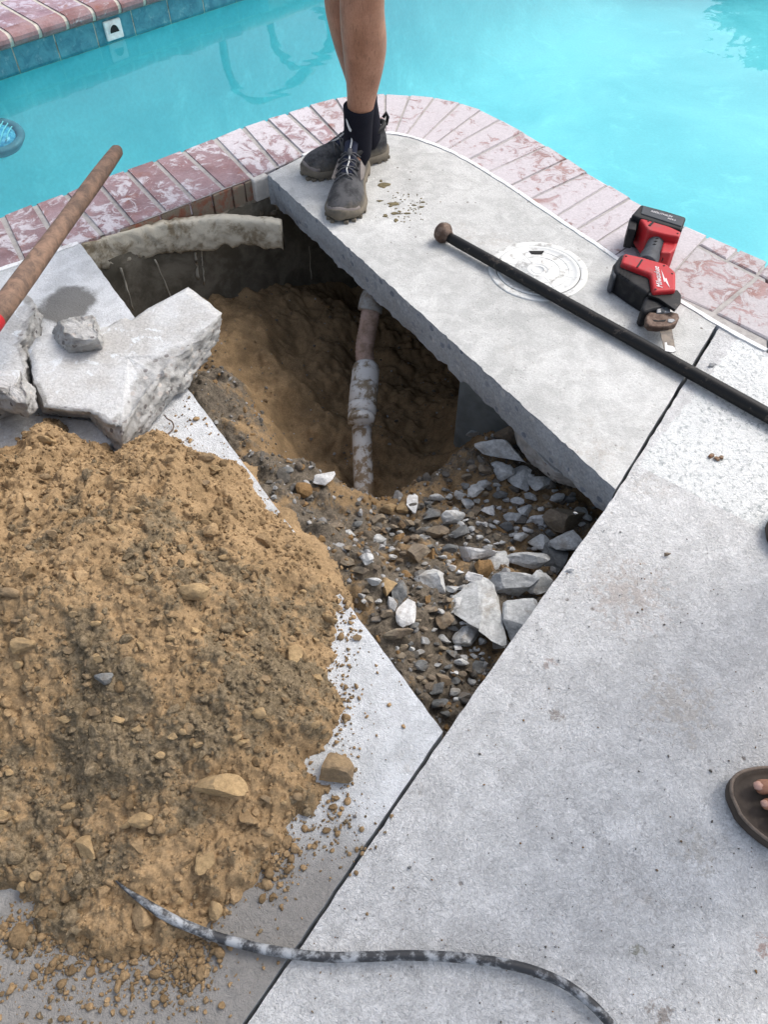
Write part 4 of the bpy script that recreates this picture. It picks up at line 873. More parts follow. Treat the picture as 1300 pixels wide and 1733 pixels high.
chunk('concrete_chunk', [(-40, 640), (-5, 626), (35, 624), (48, 640), (56, 668), (52, 690), (30, 690), (0, 672)], .135, [(-45, 660), (-10, 645), (38, 640), (58, 660), (64, 690), (48, 707), (22, 700), (-10, 690)], .086, [.01, .004, .004, .015, .02, .02, .02, .015], 'pale rounded chunk with a clean top at the left edge', 19, .007, nr=110)
chunk('broken_slab', [(-120, 700), (-20, 690), (40, 700), (100, 704), (160, 712), (195, 745), (170, 768), (140, 765), (100, 728), (60, 740), (20, 770), (-60, 775)], .018, [None]*12, -.004, [.004]*12, 'thin pale broken layer under the large wedge, edged by soil', 25, .006)
chunk('broken_slab', [(870, 700), (905, 712), (950, 748), (985, 785), (990, 806), (975, 812), (940, 800), (905, 765), (880, 735)], -.16, [(868, 720), (890, 735), (940, 775), (985, 805), (992, 820), (975, 826), (938, 815), (900, 785), (875, 752)], -.21, [.004]*9, 'dark slanting slab fragment hanging below the sawn slab', 31, .008)
# bent tie wire
tube('tie_wire', smoothpath([at(253, 736, .012), at(268, 737, .006), at(284, 734, .004), at(293, 724, .006), at(291, 714, .012), at(282, 708, .02), at(278, 702, .03)], 5), .0016, M['rust'], None, 8, org=at(270, 736)).name = 'tie_wire'
tag(bpy.data.objects['tie_wire'], 'thin bent rusty wire hooking out beside the broken wedge', 'wire')

# ------------------------------------------------------------ pipe in the hole
pb = at(618, 880, -.52); pe = empty('drain_pipe', pb, 'muddy white plumbing pipe with a thick coupling rising out of the deep pit', 'pipe')
low = [pb, at(617, 850, -.47), at(614, 780, -.42), at(612, 712, -.37)]; tube('pipe_section', smoothpath(low, 5), .029, M['pvc'], pe, 20)
c0, c1 = at(611, 716, -.345), at(620, 616, -.285); cd = (c1-c0); Lc = cd.length; cd.normalize()
prof = [(.0, .029), (.0, .040), (.012, .0405), (.022, .0405), (.023, .037), (.026, .037), (.027, .0415), (.055, .042), (.056, .0395), (.059, .0395), (.060, .042), (.12, .042), (.122, .0395), (.126, .0395), (.128, .041), (.9, .0405), (.96, .037), (1.0, .03)]
rs_ = tube_rings([c0+cd*min(Lc, (a if a < .2 else a*Lc)) for a, r in prof], [r for a, r in prof], 28); loft('coupling', rs_, M['pvcc'], pe)
c2, c3, c4 = at(619, 618, -.285), at(622, 560, -.21), at(628, 512, -.15)
up = smoothpath([c2, at(617, 590, -.25), c3, at(627, 530, -.165), c4], 14); rr = [.0275+.0012*math.sin(i*2.3) for i in range(len(up))]; tube('flexible_pipe', up, rr, M['pvcp'], pe, 20)
c5 = [at(626, 527, -.16), at(630, 508, -.14), at(638, 495, -.14), at(655, 480, -.16)]; tube('elbow', smoothpath(c5, 5), [.036]*16, M['elb'], pe, 20)

# ------------------------------------------------------------ skimmer lid
lc = at(911, 459); lr = .135; lid = empty('access_cover', (lc.x, lc.y, 0), 'round worn white plastic skimmer lid with ribs set in the slab under the bar', 'access cover')
def circ(prof, seg=64, c=lc): return [[Vector((c.x+r*math.cos(2*PI*k/seg), c.y+r*math.sin(2*PI*k/seg), z)) for k in range(seg)] for r, z in prof]
loft('collar', circ([(lr, 0), (lr, .0035), (lr-.003, .0045), (lr-.018, .0045), (lr-.0195, .0035), (lr-.0195, .001)]), M['lid'], lid, cap=False)
base = lr-.0215
loft('gap', circ([(lr-.0190, .0012), (lr-.0218, .0012)]), M['joint'], lid, cap=False)
V, Fc = [], []
loft('disc', circ([(base, .0005), (base, .0048), (base-.002, .0058), (base-.010, .0058), (base-.011, .0048), (base-.03, .0048), (.031, .0048), (.030, .006), (.026, .006), (.025, .0046), (.019, .0046), (.018, .0058), (.016, .0058), (.0155, .0044), (.001, .0044)]), M['lid'], lid)
for k in range(8):
    a = PI/8+k*PI/4; d = Vector((math.cos(a), math.sin(a), 0)); s = Vector((-d.y, d.x, 0)); p, q = lc+d*.032, lc+d*.098
    bevel(prism('rib', [p+s*.0015+Vector((0, 0, .0054)), p-s*.0015+Vector((0, 0, .0054)), q-s*.0015+Vector((0, 0, .0054)), q+s*.0015+Vector((0, 0, .0054))], [p+s*.002+Vector((0, 0, .004)), p-s*.002+Vector((0, 0, .004)), q-s*.002+Vector((0, 0, .004)), q+s*.002+Vector((0, 0, .004))], M['lid'], lid), .0004, 1)
for r, z in ((.06, .0052), (.084, .0052)):
    tube('ring', [lc+Vector((r*math.cos(2*PI*k/48), r*math.sin(2*PI*k/48), z)) for k in range(49)], .0007, M['lid'], lid, 5)
nt = [at(895, 428), at(921, 428), at(917, 433), at(900, 433)]
prism('finger_notch', [Vector((p.x, p.y, .0068)) for p in nt], [Vector((p.x, p.y, .004)) for p in nt], M['hole'], lid)

# ------------------------------------------------------------ digging bar
p0, p1 = at(752, 397, .024), at(1302, 704, .018); dr = (p1-p0).normalized(); p2 = p1+dr*.75; bar = empty('digging_bar', (p0.x, p0.y, 0), 'long black iron digging bar with a mushroom knob lying across the slab and lid', 'digging bar')
tube('shaft', [p0+dr*.0, p0+dr*.05, p0+dr*.3, p1, p2], [.013, .0145, .0150, .0165, .017], M['iron'], bar, 20)
kn = [(-.026, .004), (-.024, .016), (-.018, .024), (-.008, .0285), (.002, .0285), (.009, .024), (.014, .017), (.022, .0135)]
loft('knob', tube_rings([p0+dr*a+Vector((0, 0, .004)) for a, r in kn], [r for a, r in kn], 24), M['rust'], bar)
prism('chisel_end', *[[p2+dr*.0+Vector((0, 0, s_*.012))+Vector((-dr.y, dr.x, 0))*.014, p2+Vector((0, 0, s_*.012))-Vector((-dr.y, dr.x, 0))*.014, p2+dr*.14-Vector((-dr.y, dr.x, 0))*.03+Vector((0, 0, s_*.003)), p2+dr*.14+Vector((-dr.y, dr.x, 0))*.03+Vector((0, 0, s_*.003))] for s_ in (1, -1)], M['iron'], bar)

# ------------------------------------------------------------ long wooden tool handle
h0, h1 = at(197, 256, .235), at(8, 515, .24); hd = (h1-h0).normalized(); h2 = h1+hd*.26
tool = empty('shovel', (h2.x, h2.y, .0), 'worn wooden shovel handle slanting over the coping at the left', 'shovel')
N_ = 26; L = (h1-h0).length; pts = [h0+hd*L*k/N_ for k in range(-1, N_+1)]; rad = []
for k in range(-1, N_+1):
    u = k/N_; rad.append({-1: .006, 0: .0165}.get(k, .0165+.003*math.sin(min(1, u*2)*PI*.5)+.001*math.sin(u*9)+.0025*u))
pts = [h0-hd*.016, h0-hd*.012]+pts[1:]; rad = [.004, .011]+rad[1:]
pts.append(pts[-1]+hd*.08); rad.append(rad[-1]-.0005)
tube('handle', pts, rad, M['wood'], tool, 18)
tube('socket', [h1+hd*.045, h1+hd*.05, h1+hd*.08, h1+hd*.26], [.020, .0225, .0225, .018], M['red'], tool, 18)
sv = Vector((-hd.y, hd.x, 0)).normalized(); nv = hd.cross(sv)
bl = [(0, .05), (.05, .1), (.2, .1), (.26, .06), (.29, .01)]
loft('blade', [[h2+hd*(a-.02)+sv*wd*u-nv*(.02*(1-u*u))*(1 if wd > .02 else 0)+nv*tk for u, tk in ((-1, 0), (-.5, 0), (0, 0), (.5, 0), (1, 0), (1, .002), (.5, .002), (0, .002), (-.5, .002), (-1, .002))] for a, wd in bl], M['steel'], tool, False)

# ------------------------------------------------------------ cut hose
hp_ = [(196, 1491), (215, 1507), (240, 1524), (268, 1542), (300, 1560), (330, 1573), (365, 1586), (400, 1595), (440, 1605), (500, 1615), (560, 1620), (620, 1619), (680, 1617), (740, 1618), (800, 1623), (850, 1630), (900, 1642), (950, 1662), (985, 1685), (1015, 1712), (1045, 1748), (1075, 1800), (1090, 1880)]
def hz(p):
    q = heapz(np.array([p.x]), np.array([p.y])); return max(0, float(q[0][0])) if q[1][0] > 0 else 0
pts = []
for i, (a, b) in enumerate(hp_):
    z = .009
    for _ in range(4):
        p = at(a, b, z); z = .014+hz(p)
    pts.append(at(a, b, z))
zs = [p.z for p in pts]
for i, p in enumerate(pts): p.z = sum(zs[max(0, i-2):i+3])/len(zs[max(0, i-2):i+3])
sp = smoothpath(pts, 6); rd = [min(.0069, .0012+.0069*(i/22)) for i in range(len(sp))]
o = tube('black_hose', sp, rd, M['hose'], None, 16, org=Vector((pts[10].x, pts[10].y, 0))); tag(o, 'dusty black hose with a torn pointed end curving across the deck at the bottom', 'hose')

# ------------------------------------------------------------ reciprocating saw
def zs_(x, y): return (1000+x/4.333, 320+y/4.333)      # measured on an enlarged crop
def zpx(name, pts, z1, z0, mat, parent, bw=.003, bn=3): return ppx(name, [zs_(*p) for p in pts], z1, z0, mat, parent, bw, bn=bn)
sb = at(1115, 520); saw = empty('reciprocating_saw', (sb.x, sb.y, 0), 'red and black cordless reciprocating saw lying on the slab and coping', 'power saw')
# battery, standing on its side
bt = zpx('battery', [(372, 110), (560, 160), (705, 205), (672, 300), (520, 258), (352, 208), (300, 190)], .092, .0, M['blk'], saw, .006)
zpx('battery_cover', [(385, 118), (695, 212), (668, 272), (372, 178)], .0945, .09, M['grip'], saw, .002)
zpx('battery_latch', [(290, 205), (345, 215), (335, 300), (275, 290)], .078, .02, M['blk'], saw, .003)
zpx('battery_foot', [(362, 212), (440, 222), (530, 250), (668, 312), (655, 350), (545, 330), (425, 300), (405, 275)], .090, .012, M['red'], saw, .005)
zpx('battery_foot', [(545, 330), (655, 345), (625, 440), (590, 470), (515, 465)], .070, .010, M['red'], saw, .005)
zpx('release_button', [(425, 262), (458, 235), (470, 240), (440, 270)], .0915, .089, M['blk'], saw, .0006)
g0, g1 = at(*zs_(505, 345), .055), at(*zs_(425, 520), .055)
tube('grip', smoothpath([g0+(g0-g1)*.15, g0, g0.lerp(g1, .35), g0.lerp(g1, .7), g1, g1+(g1-g0)*.2], 4), [.026]*4+[.0235]*10+[.026]*7, M['grip'], saw, 22)
tube('trigger', [g0.lerp(g1, .45)+Vector((.022, -.004, -.006)), g0.lerp(g1, .85)+Vector((.026, -.004, -.006))], [.008, .010], M['blk'], saw, 10)
zpx('motor_housing', [(228, 470), (330, 500), (440, 600), (462, 750), (420, 765), (300, 690), (175, 600), (170, 545)], .064, .0, M['blk'], saw, .014, 4)
zpx('body', [(248, 466), (400, 500), (435, 512), (560, 545), (628, 605), (628, 738), (462, 750), (440, 620), (225, 538)], .078, .02, M['red'], saw, .007, 4)
zpx('seam', [(375, 512), (386, 518), (350, 572), (338, 568)], .0795, .0765, M['blk'], saw, .0004, 1)
zpx('rear_cap', [(245, 468), (175, 540), (150, 620), (175, 650), (228, 600), (262, 500)], .058, .002, M['grip'], saw, .01, 3)
zpx('gear_boot', [(450, 748), (628, 742), (600, 850), (460, 880), (390, 900), (372, 870), (400, 790)], .056, .004, M['blk'], saw, .008, 3)
zpx('shoe_plate', [(432, 758), (470, 744), (640, 738), (668, 775), (665, 830), (622, 885), (585, 860), (500, 800), (425, 775)], .066, .058, M['iron'], saw, .002)
zpx('plunger', [(492, 800), (580, 800), (590, 900), (485, 905)], .052, .036, M['steel'], saw, .003)
zpx('plunger_guide', [(520, 802), (540, 802), (545, 900), (522, 900)], .0535, .051, M['grip'], saw, .0005, 1)
zpx('blade_clamp', [(430, 895), (500, 905), (580, 892), (648, 908), (655, 935), (632, 985), (580, 1003), (500, 1010), (430, 1004), (404, 975), (408, 925)], .048, .030, M['rust'], saw, .005, 3)
zpx('clamp_slot', [(455, 955), (500, 962), (560, 955), (545, 972), (470, 970)], .0487, .047, M['hole'], saw, .0006, 1)
zpx('clamp_lever', [(568, 950), (610, 950), (625, 962), (595, 978), (568, 972)], .0495, .047, M['steel'], saw, .001, 1)
zpx('blade', [(500, 990), (590, 985), (608, 1080), (627, 1190), (600, 1199), (545, 1188), (520, 1085)], .036, .0340, M['blade'], saw, .0003, 1)
zpx('blade_paint', [(545, 1125), (560, 1122), (565, 1145), (600, 1150), (618, 1160), (626, 1188), (600, 1197), (548, 1186)], .0367, .0358, M['white'], saw, .0003, 1)
for x, y, z in ((262, 492, .0782), (540, 562, .0782), (600, 620, .0782), (478, 735, .0782), (425, 235, .0902), (640, 325, .0902)):
    c = at(*zs_(x, y), z); loft('screw', [[Vector((c.x+rr_*math.cos(2*PI*k/10), c.y+rr_*math.sin(2*PI*k/10), z+dz_)) for k in range(10)] for rr_, dz_ in ((.0028, -.001), (.0028, .0006), (.0014, .0006), (.0013, -.0006))], M['iron'], saw)
for k in range(4): zpx('vent', [(225+k*22, 575+k*14), (233+k*22, 580+k*14), (222+k*22, 625+k*14), (214+k*22, 620+k*14)], .0652, .062, M['hole'], saw, 0)
for k in range(5): c = g0.lerp(g1, .2+.12*k); tube('grip_rib', [c+Vector((-.020, 0, .012)), c+Vector((0, 0, .0250)), c+Vector((.020, 0, .012))], .0016, M['blk'], saw, 6)
def text(s, center, xdir, ydir, size, mat, parent, name='lettering', shear=0.0, ext=.0003):
    cu = bpy.data.curves.new(name, 'FONT'); cu.body = s; cu.size = size; cu.align_x = 'CENTER'; cu.align_y = 'CENTER'; cu.extrude = ext; cu.shear = shear
    o = bpy.data.objects.new(name, cu); C.objects.link(o); z = xdir.cross(ydir).normalized()
    mt = Matrix((xdir.normalized(), ydir.normalized(), z)).transposed().to_4x4(); mt.translation = center
    bpy.context.view_layer.update(); dg = bpy.context.evaluated_depsgraph_get(); me = bpy.data.meshes.new_from_object(o.evaluated_get(dg)); bpy.data.objects.remove(o)
    me.transform(mt); me.transform(Matrix.Translation(-wloc(parent))); me.materials.clear(); me.materials.append(mat)
    q = bpy.data.objects.new(name, me); C.objects.link(q); q.parent = parent; return q
a_, b_ = at(*zs_(500, 725), .0787), at(*zs_(470, 560), .0787); xd = (b_-a_).normalized(); yd = Vector((0, 0, 1)).cross(xd)
xd2 = xd
text('Milwaukee', at(*zs_(497, 645), .0787), xd, yd, .021, M['print'], saw, shear=.35)
bo_ = [(520, 590), (548, 660), (556, 650), (582, 722), (548, 672), (541, 682)]
zpx('lightning_stroke', bo_, .0788, .0778, M['print'], saw, 0)
a_, b_ = at(*zs_(420, 160), .0947), at(*zs_(640, 222), .0947); xd = (b_-a_).normalized(); yd = Vector((0, 0, 1)).cross(xd)
text('REDLITHIUM', at(*zs_(520, 182), .0947), xd, yd, .0105, M['print'], saw, shear=.2); text('XC5.0', at(*zs_(596, 222), .0947), xd, yd, .0085, M['print'], saw)

# ------------------------------------------------------------ people
def skinbody(name, verts, edges, mat, parent, sub=2):
    """one continuous figure grown from a skeleton; verts: (point, rx, ry)"""
    o0 = wloc(parent); me = bpy.data.meshes.new(name); me.from_pydata([tuple(Vector(v[0])-o0) for v in verts], edges, []); me.update()
    o = bpy.data.objects.new(name, me); C.objects.link(o); o.parent = parent; me.materials.append(mat)
    m = o.modifiers.new('skin', 'SKIN'); m.use_smooth_shade = True
    if not me.skin_vertices: 
        bm = bmesh.new(); bm.from_mesh(me); bm.verts.layers.skin.verify(); bm.to_mesh(me); bm.free()
    for k, s in enumerate(me.skin_vertices[0].data): s.radius = (verts[k][1], verts[k][2]); s.use_root = (k == 0)
    subsurf(o, sub); return o
def shoe(heel, toe, parent, half=.054, mirror=1):
    f = (toe-heel); f.z = 0; Ls = f.length; f.normalize(); s = Vector((-f.y, f.x, 0))*mirror; k = Ls/.30; O = Vector((heel.x, heel.y, 0))
    def P(x, y, z): return O+f*x*k+s*y+Vector((0, 0, z))
    xs = [0, .006, .02, .045, .08, .12, .16, .20, .235, .262, .282, .295, .30]
    hw = [.012, .026, .035, .039, .037, .037, .043, .052, .054, .049, .038, .022, .008]; hw = [h*half/.054 for h in hw]
    ht = [.075, .092, .098, .094, .092, .095, .090, .078, .068, .062, .056, .046, .036]
    off_ = [0, 0, 0, 0, 0, .001, .003, .006, .007, .006, .003, 0, -.001]
    so = []; 
    for x, h, oo in zip(xs, hw, off_):
        toe_r = max(0, (x-.24)/.06)**2*.014; hl = max(0, (.03-x)/.03)**2*.006; t = []
        for j in range(16):
            a = 2*PI*j/16; yy = math.cos(a)*(h+.005); zz = .016+toe_r+hl+math.copysign(abs(math.sin(a))**.45, math.sin(a))*.016
            t.append(P(x+(0 if 0 < x < .3 else (-.006 if x == 0 else .006)), oo+yy, max(.0, zz)))
        so.append(t)
    loft('sole', so, M['sole'], parent)
    lug = []
    for x, h, oo in zip(xs[1:-1], hw[1:-1], off_[1:-1]):
        for sg_ in (-1, 1):
            c = P(x, oo+sg_*(h+.001), 0); c = P(x, oo+sg_*(h-.003), 0); q = [c+f*.007+s*.006, c-f*.007+s*.006, c-f*.007-s*.006, c+f*.007-s*.006]
            lug.append(rings([[p+Vector((0, 0, 0)) for p in q], [p+Vector((0, 0, .010)) for p in q]]))
    V, Fc = joined(lug); mesh('tread', V, Fc, M['sole'], parent, False)
    up_ = []
    for x, h, oo, tz in zip(xs, hw, off_, ht):
        t = []
        for j in range(18):
            a = 2*PI*j/18; c_ = math.cos(a); s_ = math.sin(a); top_n = 1-.30*max(0, s_)*(1 if .04 < x < .2 else .5)
            yy = math.copysign(abs(c_)**.8, c_)*h*top_n; zz = .028+(tz-.028)*max(0, s_)**.8 if s_ > 0 else .028+.008*s_
            t.append(P(x, oo*1.+yy, zz))
        up_.append(t)
    u = loft('upper', up_, M['upper'], parent); subsurf(u, 1)
    # toe bumper, collar, tongue, heel pull
    loft('toe_cap', [[P(x, oo+math.cos(a)*(h+.0025), .03+max(0, math.sin(a))*hh) for a in [PI*j/10 for j in range(11)]]+[P(x, oo+math.cos(a)*(h-.004), .026) for a in [PI*j/10 for j in range(10, -1, -1)]] for x, h, oo, hh in ((.262, .049, .006, .020), (.282, .038, .003, .020), (.296, .023, 0, .017), (.303, .008, -.001, .01))], M['overlay'], parent)
    col = [P(.058+.050*math.cos(a), .033*math.sin(a), .098+.008*math.cos(a)*-1+(.006 if math.cos(a) > .5 else 0)) for a in [2*PI*j/20 for j in range(21)]]
    tube('collar', col, .0085, M['blk'], parent, 8)
    loft('tongue', [[P(x, y, z) for y, z in ((-.020, zt-.004), (-.012, zt+.002), (0, zt+.004), (.012, zt+.002), (.020, zt-.004), (.0, zt-.012))] for x, zt in ((.09, .130), (.10, .126), (.12, .108), (.15, .094), (.18, .084))], M['cloth'], parent)
    tube('heel_pull', [P(-.004, 0, .095), P(-.010, 0, .118), P(-.004, 0, .132), P(.008, 0, .120)], .005, M['blk'], parent, 8)
    for sg_ in (-1, 1):
        q = [(.125, .030, .092), (.165, .036, .076), (.185, .041, .064), (.150, .0425, .052), (.110, .040, .060)]
        c = [P(a, sg_*(b+.004), z+.003) for a, b, z in q]; c2_ = [P(a, sg_*(b-.006), z-.004) for a, b, z in q]; bevel(prism('lace_panel', c, c2_, M['overlay'], parent), .0015)
    for i_, (xa, za) in enumerate(((.115, .112), (.135, .103), (.155, .094), (.178, .085))):
        for sg_ in (-1, 1): tube('lace', [P(xa, -sg_*.030, za-.016), P(xa+.006, -sg_*.015, za-.001), P(xa+.012, 0, za+.002), P(xa+.018, sg_*.017, za-.004), P(xa+.024, sg_*.033, za-.022)], .0021, M['lace'], parent, 6)
    tube('lace_cord', [P(.09, 0, .138), P(.10, .002, .134), P(.12, 0, .118), P(.15, .003, .102), P(.175, 0, .092), P(.19, .006, .086)], .0024, M['refl'], parent, 6)
    tube('cord_lock', [P(.118, .0, .120), P(.135, .001, .111)], [.0065, .0065], M['lace'], parent, 8)
    return P
def person(label, ft, legs, face, torso=True, hipz=.93, sitz=0):
    """legs: list of [ankle, calf_low, calf, knee_low, knee, thigh_mid, hip] world points; feet chains in ft"""
    e = empty('person', (sum((l[0] for l in legs), Vector())/len(legs)).xy.to_3d(), label, 'person')
    pel = (legs[0][-1]+legs[1][-1])/2+Vector((0, 0, .06)); f = Vector(face).normalized(); s = Vector((-f.y, f.x, 0))
    V = [(pel, .13, .10), (pel+Vector((0, 0, .15)), .12, .09), (pel+Vector((0, 0, .32)), .14, .1), (pel+Vector((0, 0, .46)), .15, .1), (pel+Vector((0, 0, .53)), .06, .06), (pel+Vector((0, 0, .58))+f*.01, .055, .055), (pel+Vector((0, 0, .67))+f*.02, .075, .09), (pel+Vector((0, 0, .76))+f*.02, .06, .08)]
    E_ = [(0, 1), (1, 2), (2, 3), (3, 4), (4, 5), (5, 6), (6, 7)]
    RL = [(.033, .035), (.035, .037), (.049, .051), (.070, .073), (.065, .067), (.064, .066), (.075, .078), (.09, .09)]
    for l, foot in zip(legs, ft):
        prev = 0
        for p, (a, b) in zip(l[::-1], RL[::-1]): V.append((p, a, b)); E_.append((prev, len(V)-1)); prev = len(V)-1
        ank = prev
        for ch in foot:
            prev = ank
            for p, a, b in ch: 
                if p is None: prev = a; continue
                V.append((p, a, b)); E_.append((prev, len(V)-1)); prev = len(V)-1
                if ch is foot[0]: last = prev
            if ch is foot[0]: ank = last
    for sg_ in (-1, 1):
        prev = 3
        for d, a in ((s*sg_*.19+Vector((0, 0, .44)), .05), (s*sg_*.24+Vector((0, 0, .18))-f*.02, .04), (s*sg_*.25+Vector((0, 0, -.06))+f*.05, .03), (s*sg_*.25+Vector((0, 0, -.14))+f*.07, .028)):
            V.append((pel+d, a, a)); E_.append((prev, len(V)-1)); prev = len(V)-1
        pal = prev
        for q in range(4):
            prev = pal
            for j, r_ in ((1, .010), (2, .009), (3, .0075)): V.append((pel+s*sg_*(.25-.01*j)+f*(.07+.012*(q-1.5)*1.4+.01*j)+Vector((0, 0, -.15-.027*j)), r_, r_)); E_.append((prev, len(V)-1)); prev = len(V)-1
        prev = pal
        for j in (1, 2): V.append((pel+s*sg_*(.235)+f*(.09+.016*j)+Vector((0, 0, -.14-.02*j)), .01, .01)); E_.append((prev, len(V)-1)); prev = len(V)-1
    skinbody('body', V, E_, M['skin'], e)
    def ell(c, a, b, n=24): return [c+s*a*math.cos(2*PI*k/n)+f*b*math.sin(2*PI*k/n) for k in range(n)]
    for l in legs:
        hip, kn_ = l[-1], l[-3]; cs_ = [kn_.lerp(hip, .25), kn_.lerp(hip, .6), hip+Vector((0, 0, .02))]
        loft('shorts_leg', [ell(cs_[0], .105, .11), ell(cs_[1], .108, .112), ell(cs_[2]+(pel-cs_[2])*.2, .115, .12)], M['cloth'], e)
    loft('shorts', [ell(pel+Vector((0, 0, -.10)), .16, .12), ell(pel+Vector((0, 0, -.03)), .185, .135), ell(pel+Vector((0, 0, .10)), .175, .125)], M['cloth'], e)
    loft('shirt', [ell(pel+Vector((0, 0, .06)), .185, .135), ell(pel+Vector((0, 0, .25)), .185, .13), ell(pel+Vector((0, 0, .42)), .205, .135), ell(pel+Vector((0, 0, .50)), .15, .1), ell(pel+Vector((0, 0, .545)), .075, .075)], M['shirt'], e)
    for sg_ in (-1, 1): tube('sleeve', [pel+s*sg_*.15+Vector((0, 0, .46)), pel+s*sg_*.21+Vector((0, 0, .38)), pel+s*sg_*.235+Vector((0, 0, .26))], [.075, .07, .065], M['shirt'], e, 14)
    loft('hair', [ell(pel+Vector((0, 0, .72))-f*.005, .083, .095), ell(pel+Vector((0, 0, .79))-f*.0, .078, .092), ell(pel+Vector((0, 0, .84))+f*.01, .045, .05)], M['hair'], e)
    nose_c = pel+Vector((0, 0, .68))+f*.115
    loft('nose', [[nose_c+s*.006+Vector((0, 0, .02)), nose_c-s*.006+Vector((0, 0, .02)), nose_c+f*.0-f*.02+Vector((0, 0, .02))], [nose_c+f*.012+s*.012-Vector((0, 0, .015)), nose_c+f*.012-s*.012-Vector((0, 0, .015)), nose_c-f*.02-Vector((0, 0, .015))]], M['skin'], e)
    for sg_ in (-1, 1):
        loft('eye', [[nose_c+s*sg_*.032-f*.022+Vector((0, 0, .022))+s*r*math.cos(2*PI*k/10)+Vector((0, 0, r*.6*math.sin(2*PI*k/10)))+f*d for k in range(10)] for r, d in ((.012, 0), (.009, .006), (.002, .008))], M['white'], e)
        tube('ear', [pel+s*sg_*.082+Vector((0, 0, .70))+f*.01, pel+s*sg_*.09+Vector((0, 0, .68)), pel+s*sg_*.083+Vector((0, 0, .65))+f*.01], .009, M['skin'], e, 8)
    tube('mouth', [nose_c-f*.012-s*.022-Vector((0, 0, .045)), nose_c-f*.005-Vector((0, 0, .044)), nose_c-f*.012+s*.022-Vector((0, 0, .045))], .004, M['rockb'], e, 6)
    return e
# worker on the slab: front foot towards the camera, rear foot turned to the left
toeA, heelA = at(574, 379), at(607, 281); toeB, heelB = at(515, 301), at(652, 262)
fA = (toeA-heelA).normalized(); fB = (toeB-heelB).normalized()
ankA = heelA+fA*.062+Vector((.010, 0, .10)); ankB = heelB+fB*.062+Vector((0, 0, .10))
def legchain(ank, knee, hip, back):
    d = knee-ank; return [ank, ank+d*.14, ank+d*.42+back*.010, ank+d*.68+back*.016, ank+d*.90, knee, knee.lerp(hip, .5), hip]
def rayz(x, y, depthy):
    """point on the sight line of a photo position at a given forward distance"""
    d = at(x, y, 0)-Vector((0, 0, CAM_H)); return Vector((0, 0, CAM_H))+d*(depthy/d.y)
kA = rayz(613, -2, ankA.y-.02); kB = rayz(582, -5, ankB.y+.04)
hipA = kA+Vector((.02, .10, .42)); hipB = kB+Vector((.06, .10, .40))
print('knees', kA, kB, ankA, ankB)
footA = [[(heelA+fA*.10+Vector((0, 0, .065)), .028, .028), (heelA+fA*.17+Vector((0, 0, .05)), .03, .022), (heelA+fA*.23+Vector((0, 0, .045)), .03, .015)]]
footB = [[(heelB+fB*.10+Vector((0, 0, .065)), .028, .028), (heelB+fB*.16+Vector((0, 0, .05)), .03, .022), (heelB+fB*.21+Vector((0, 0, .045)), .028, .015)]]
pw = person('person in black socks and dusty grey trail shoes standing on the sawn slab', [footA, footB], [legchain(ankA, kA, hipA, Vector((.9, .5, 0))), legchain(ankB, kB, hipB, Vector((.5, .5, 0)))], (-.4, -.9, 0))
def sock(ank, knee, heel, f, z1, parent):
    d = (knee-ank).normalized(); top_ = ank+d*z1
    return loft('sock', tube_rings([ank-d*.055+f*.016, ank-d*.03+f*.010, ank+f*.004, ank+d*.03, ank+d*.07, top_-d*.006, top_, top_-d*.004], [.030, .042, .044, .0425, .0430, .0455, .0455, .040], 22), M['sock'], parent)
sA = sock(ankA, kA, heelA, fA, .115, pw); sB = sock(ankB, kB, heelB, fB, .09, pw)
for hh, tt, mir in ((heelA, toeA, 1), (heelB, toeB, -1)):
    se = bpy.data.objects.new('shoe', None); C.objects.link(se); se.parent = pw; se.location = hh-wloc(pw); se.empty_display_size = .05
    shoe(hh, tt, se, .058 if mir == 1 else .056, mir)
# small white tick on the front sock
dA = (kA-ankA).normalized(); sc_ = ankA+dA*.075; vd = (Vector((0, 0, CAM_H))-sc_).normalized(); sx = dA.cross(vd).normalized()*-1; 
tk = [(-.036, .012), (-.030, -.002), (-.024, -.010), (-.019, -.012), (-.018, -.008), (-.024, -.002), (-.031, .008)]
def on_sock(a, b, r=.0440): 
    ang_ = a/.043; return sc_+dA*b+(vd-dA*vd.dot(dA)).normalized()*r*math.cos(ang_)+sx*-1*r*math.sin(ang_)*-1
prism('sock_emblem', [on_sock(-a*1.1, b*1.3, .0462) for a, b in tk], [on_sock(-a*1.1, b*1.3, .043) for a, b in tk], M['white'], pw)
# second person in sandals at the right edge, facing left
def bare_foot(toe_l, ydir, z=.032):
    """toe_l: tip of the big toe; the foot points to -x"""
    t = toe_l; ch = []
    heel = t+Vector((.235, -.02*ydir, 0)); ank = t+Vector((.195, -.02*ydir, .06))
    main = [(t+Vector((.17, -.02*ydir, .035)), .036, .034), (t+Vector((.11, -.025*ydir, .016)), .040, .026), (t+Vector((.07, -.028*ydir, .006)), .040, .017)]
    ch.append(main)
    tips = [(0, 0, .0125), (.002, -.0265, .0095), (.010, -.047, .009), (.020, -.065, .0085), (.034, -.081, .008)]
    for x, y, r in tips:
        ch.append([(t+Vector((x+.045, y*ydir*.95, .002)), r*1.1, r), (t+Vector((x+.024, y*ydir, .003)), r*.9, r*.85), (t+Vector((x+.012, y*ydir, 0)), r*1.1, r*.9), (t+Vector((x+.004, y*ydir, -.002)), r*.7, r*.6)])
    return ch, ank, heel, [(t+Vector((x, y*ydir, 0)), r) for x, y, r in tips]
tN = at(1275, 1332, .036); tF = at(1341, 905, .036)
cN, aN, hN, tipN = bare_foot(tN, 1); cF, aF, hF, tipF = bare_foot(tF, -1)
mid = (aN+aF)/2
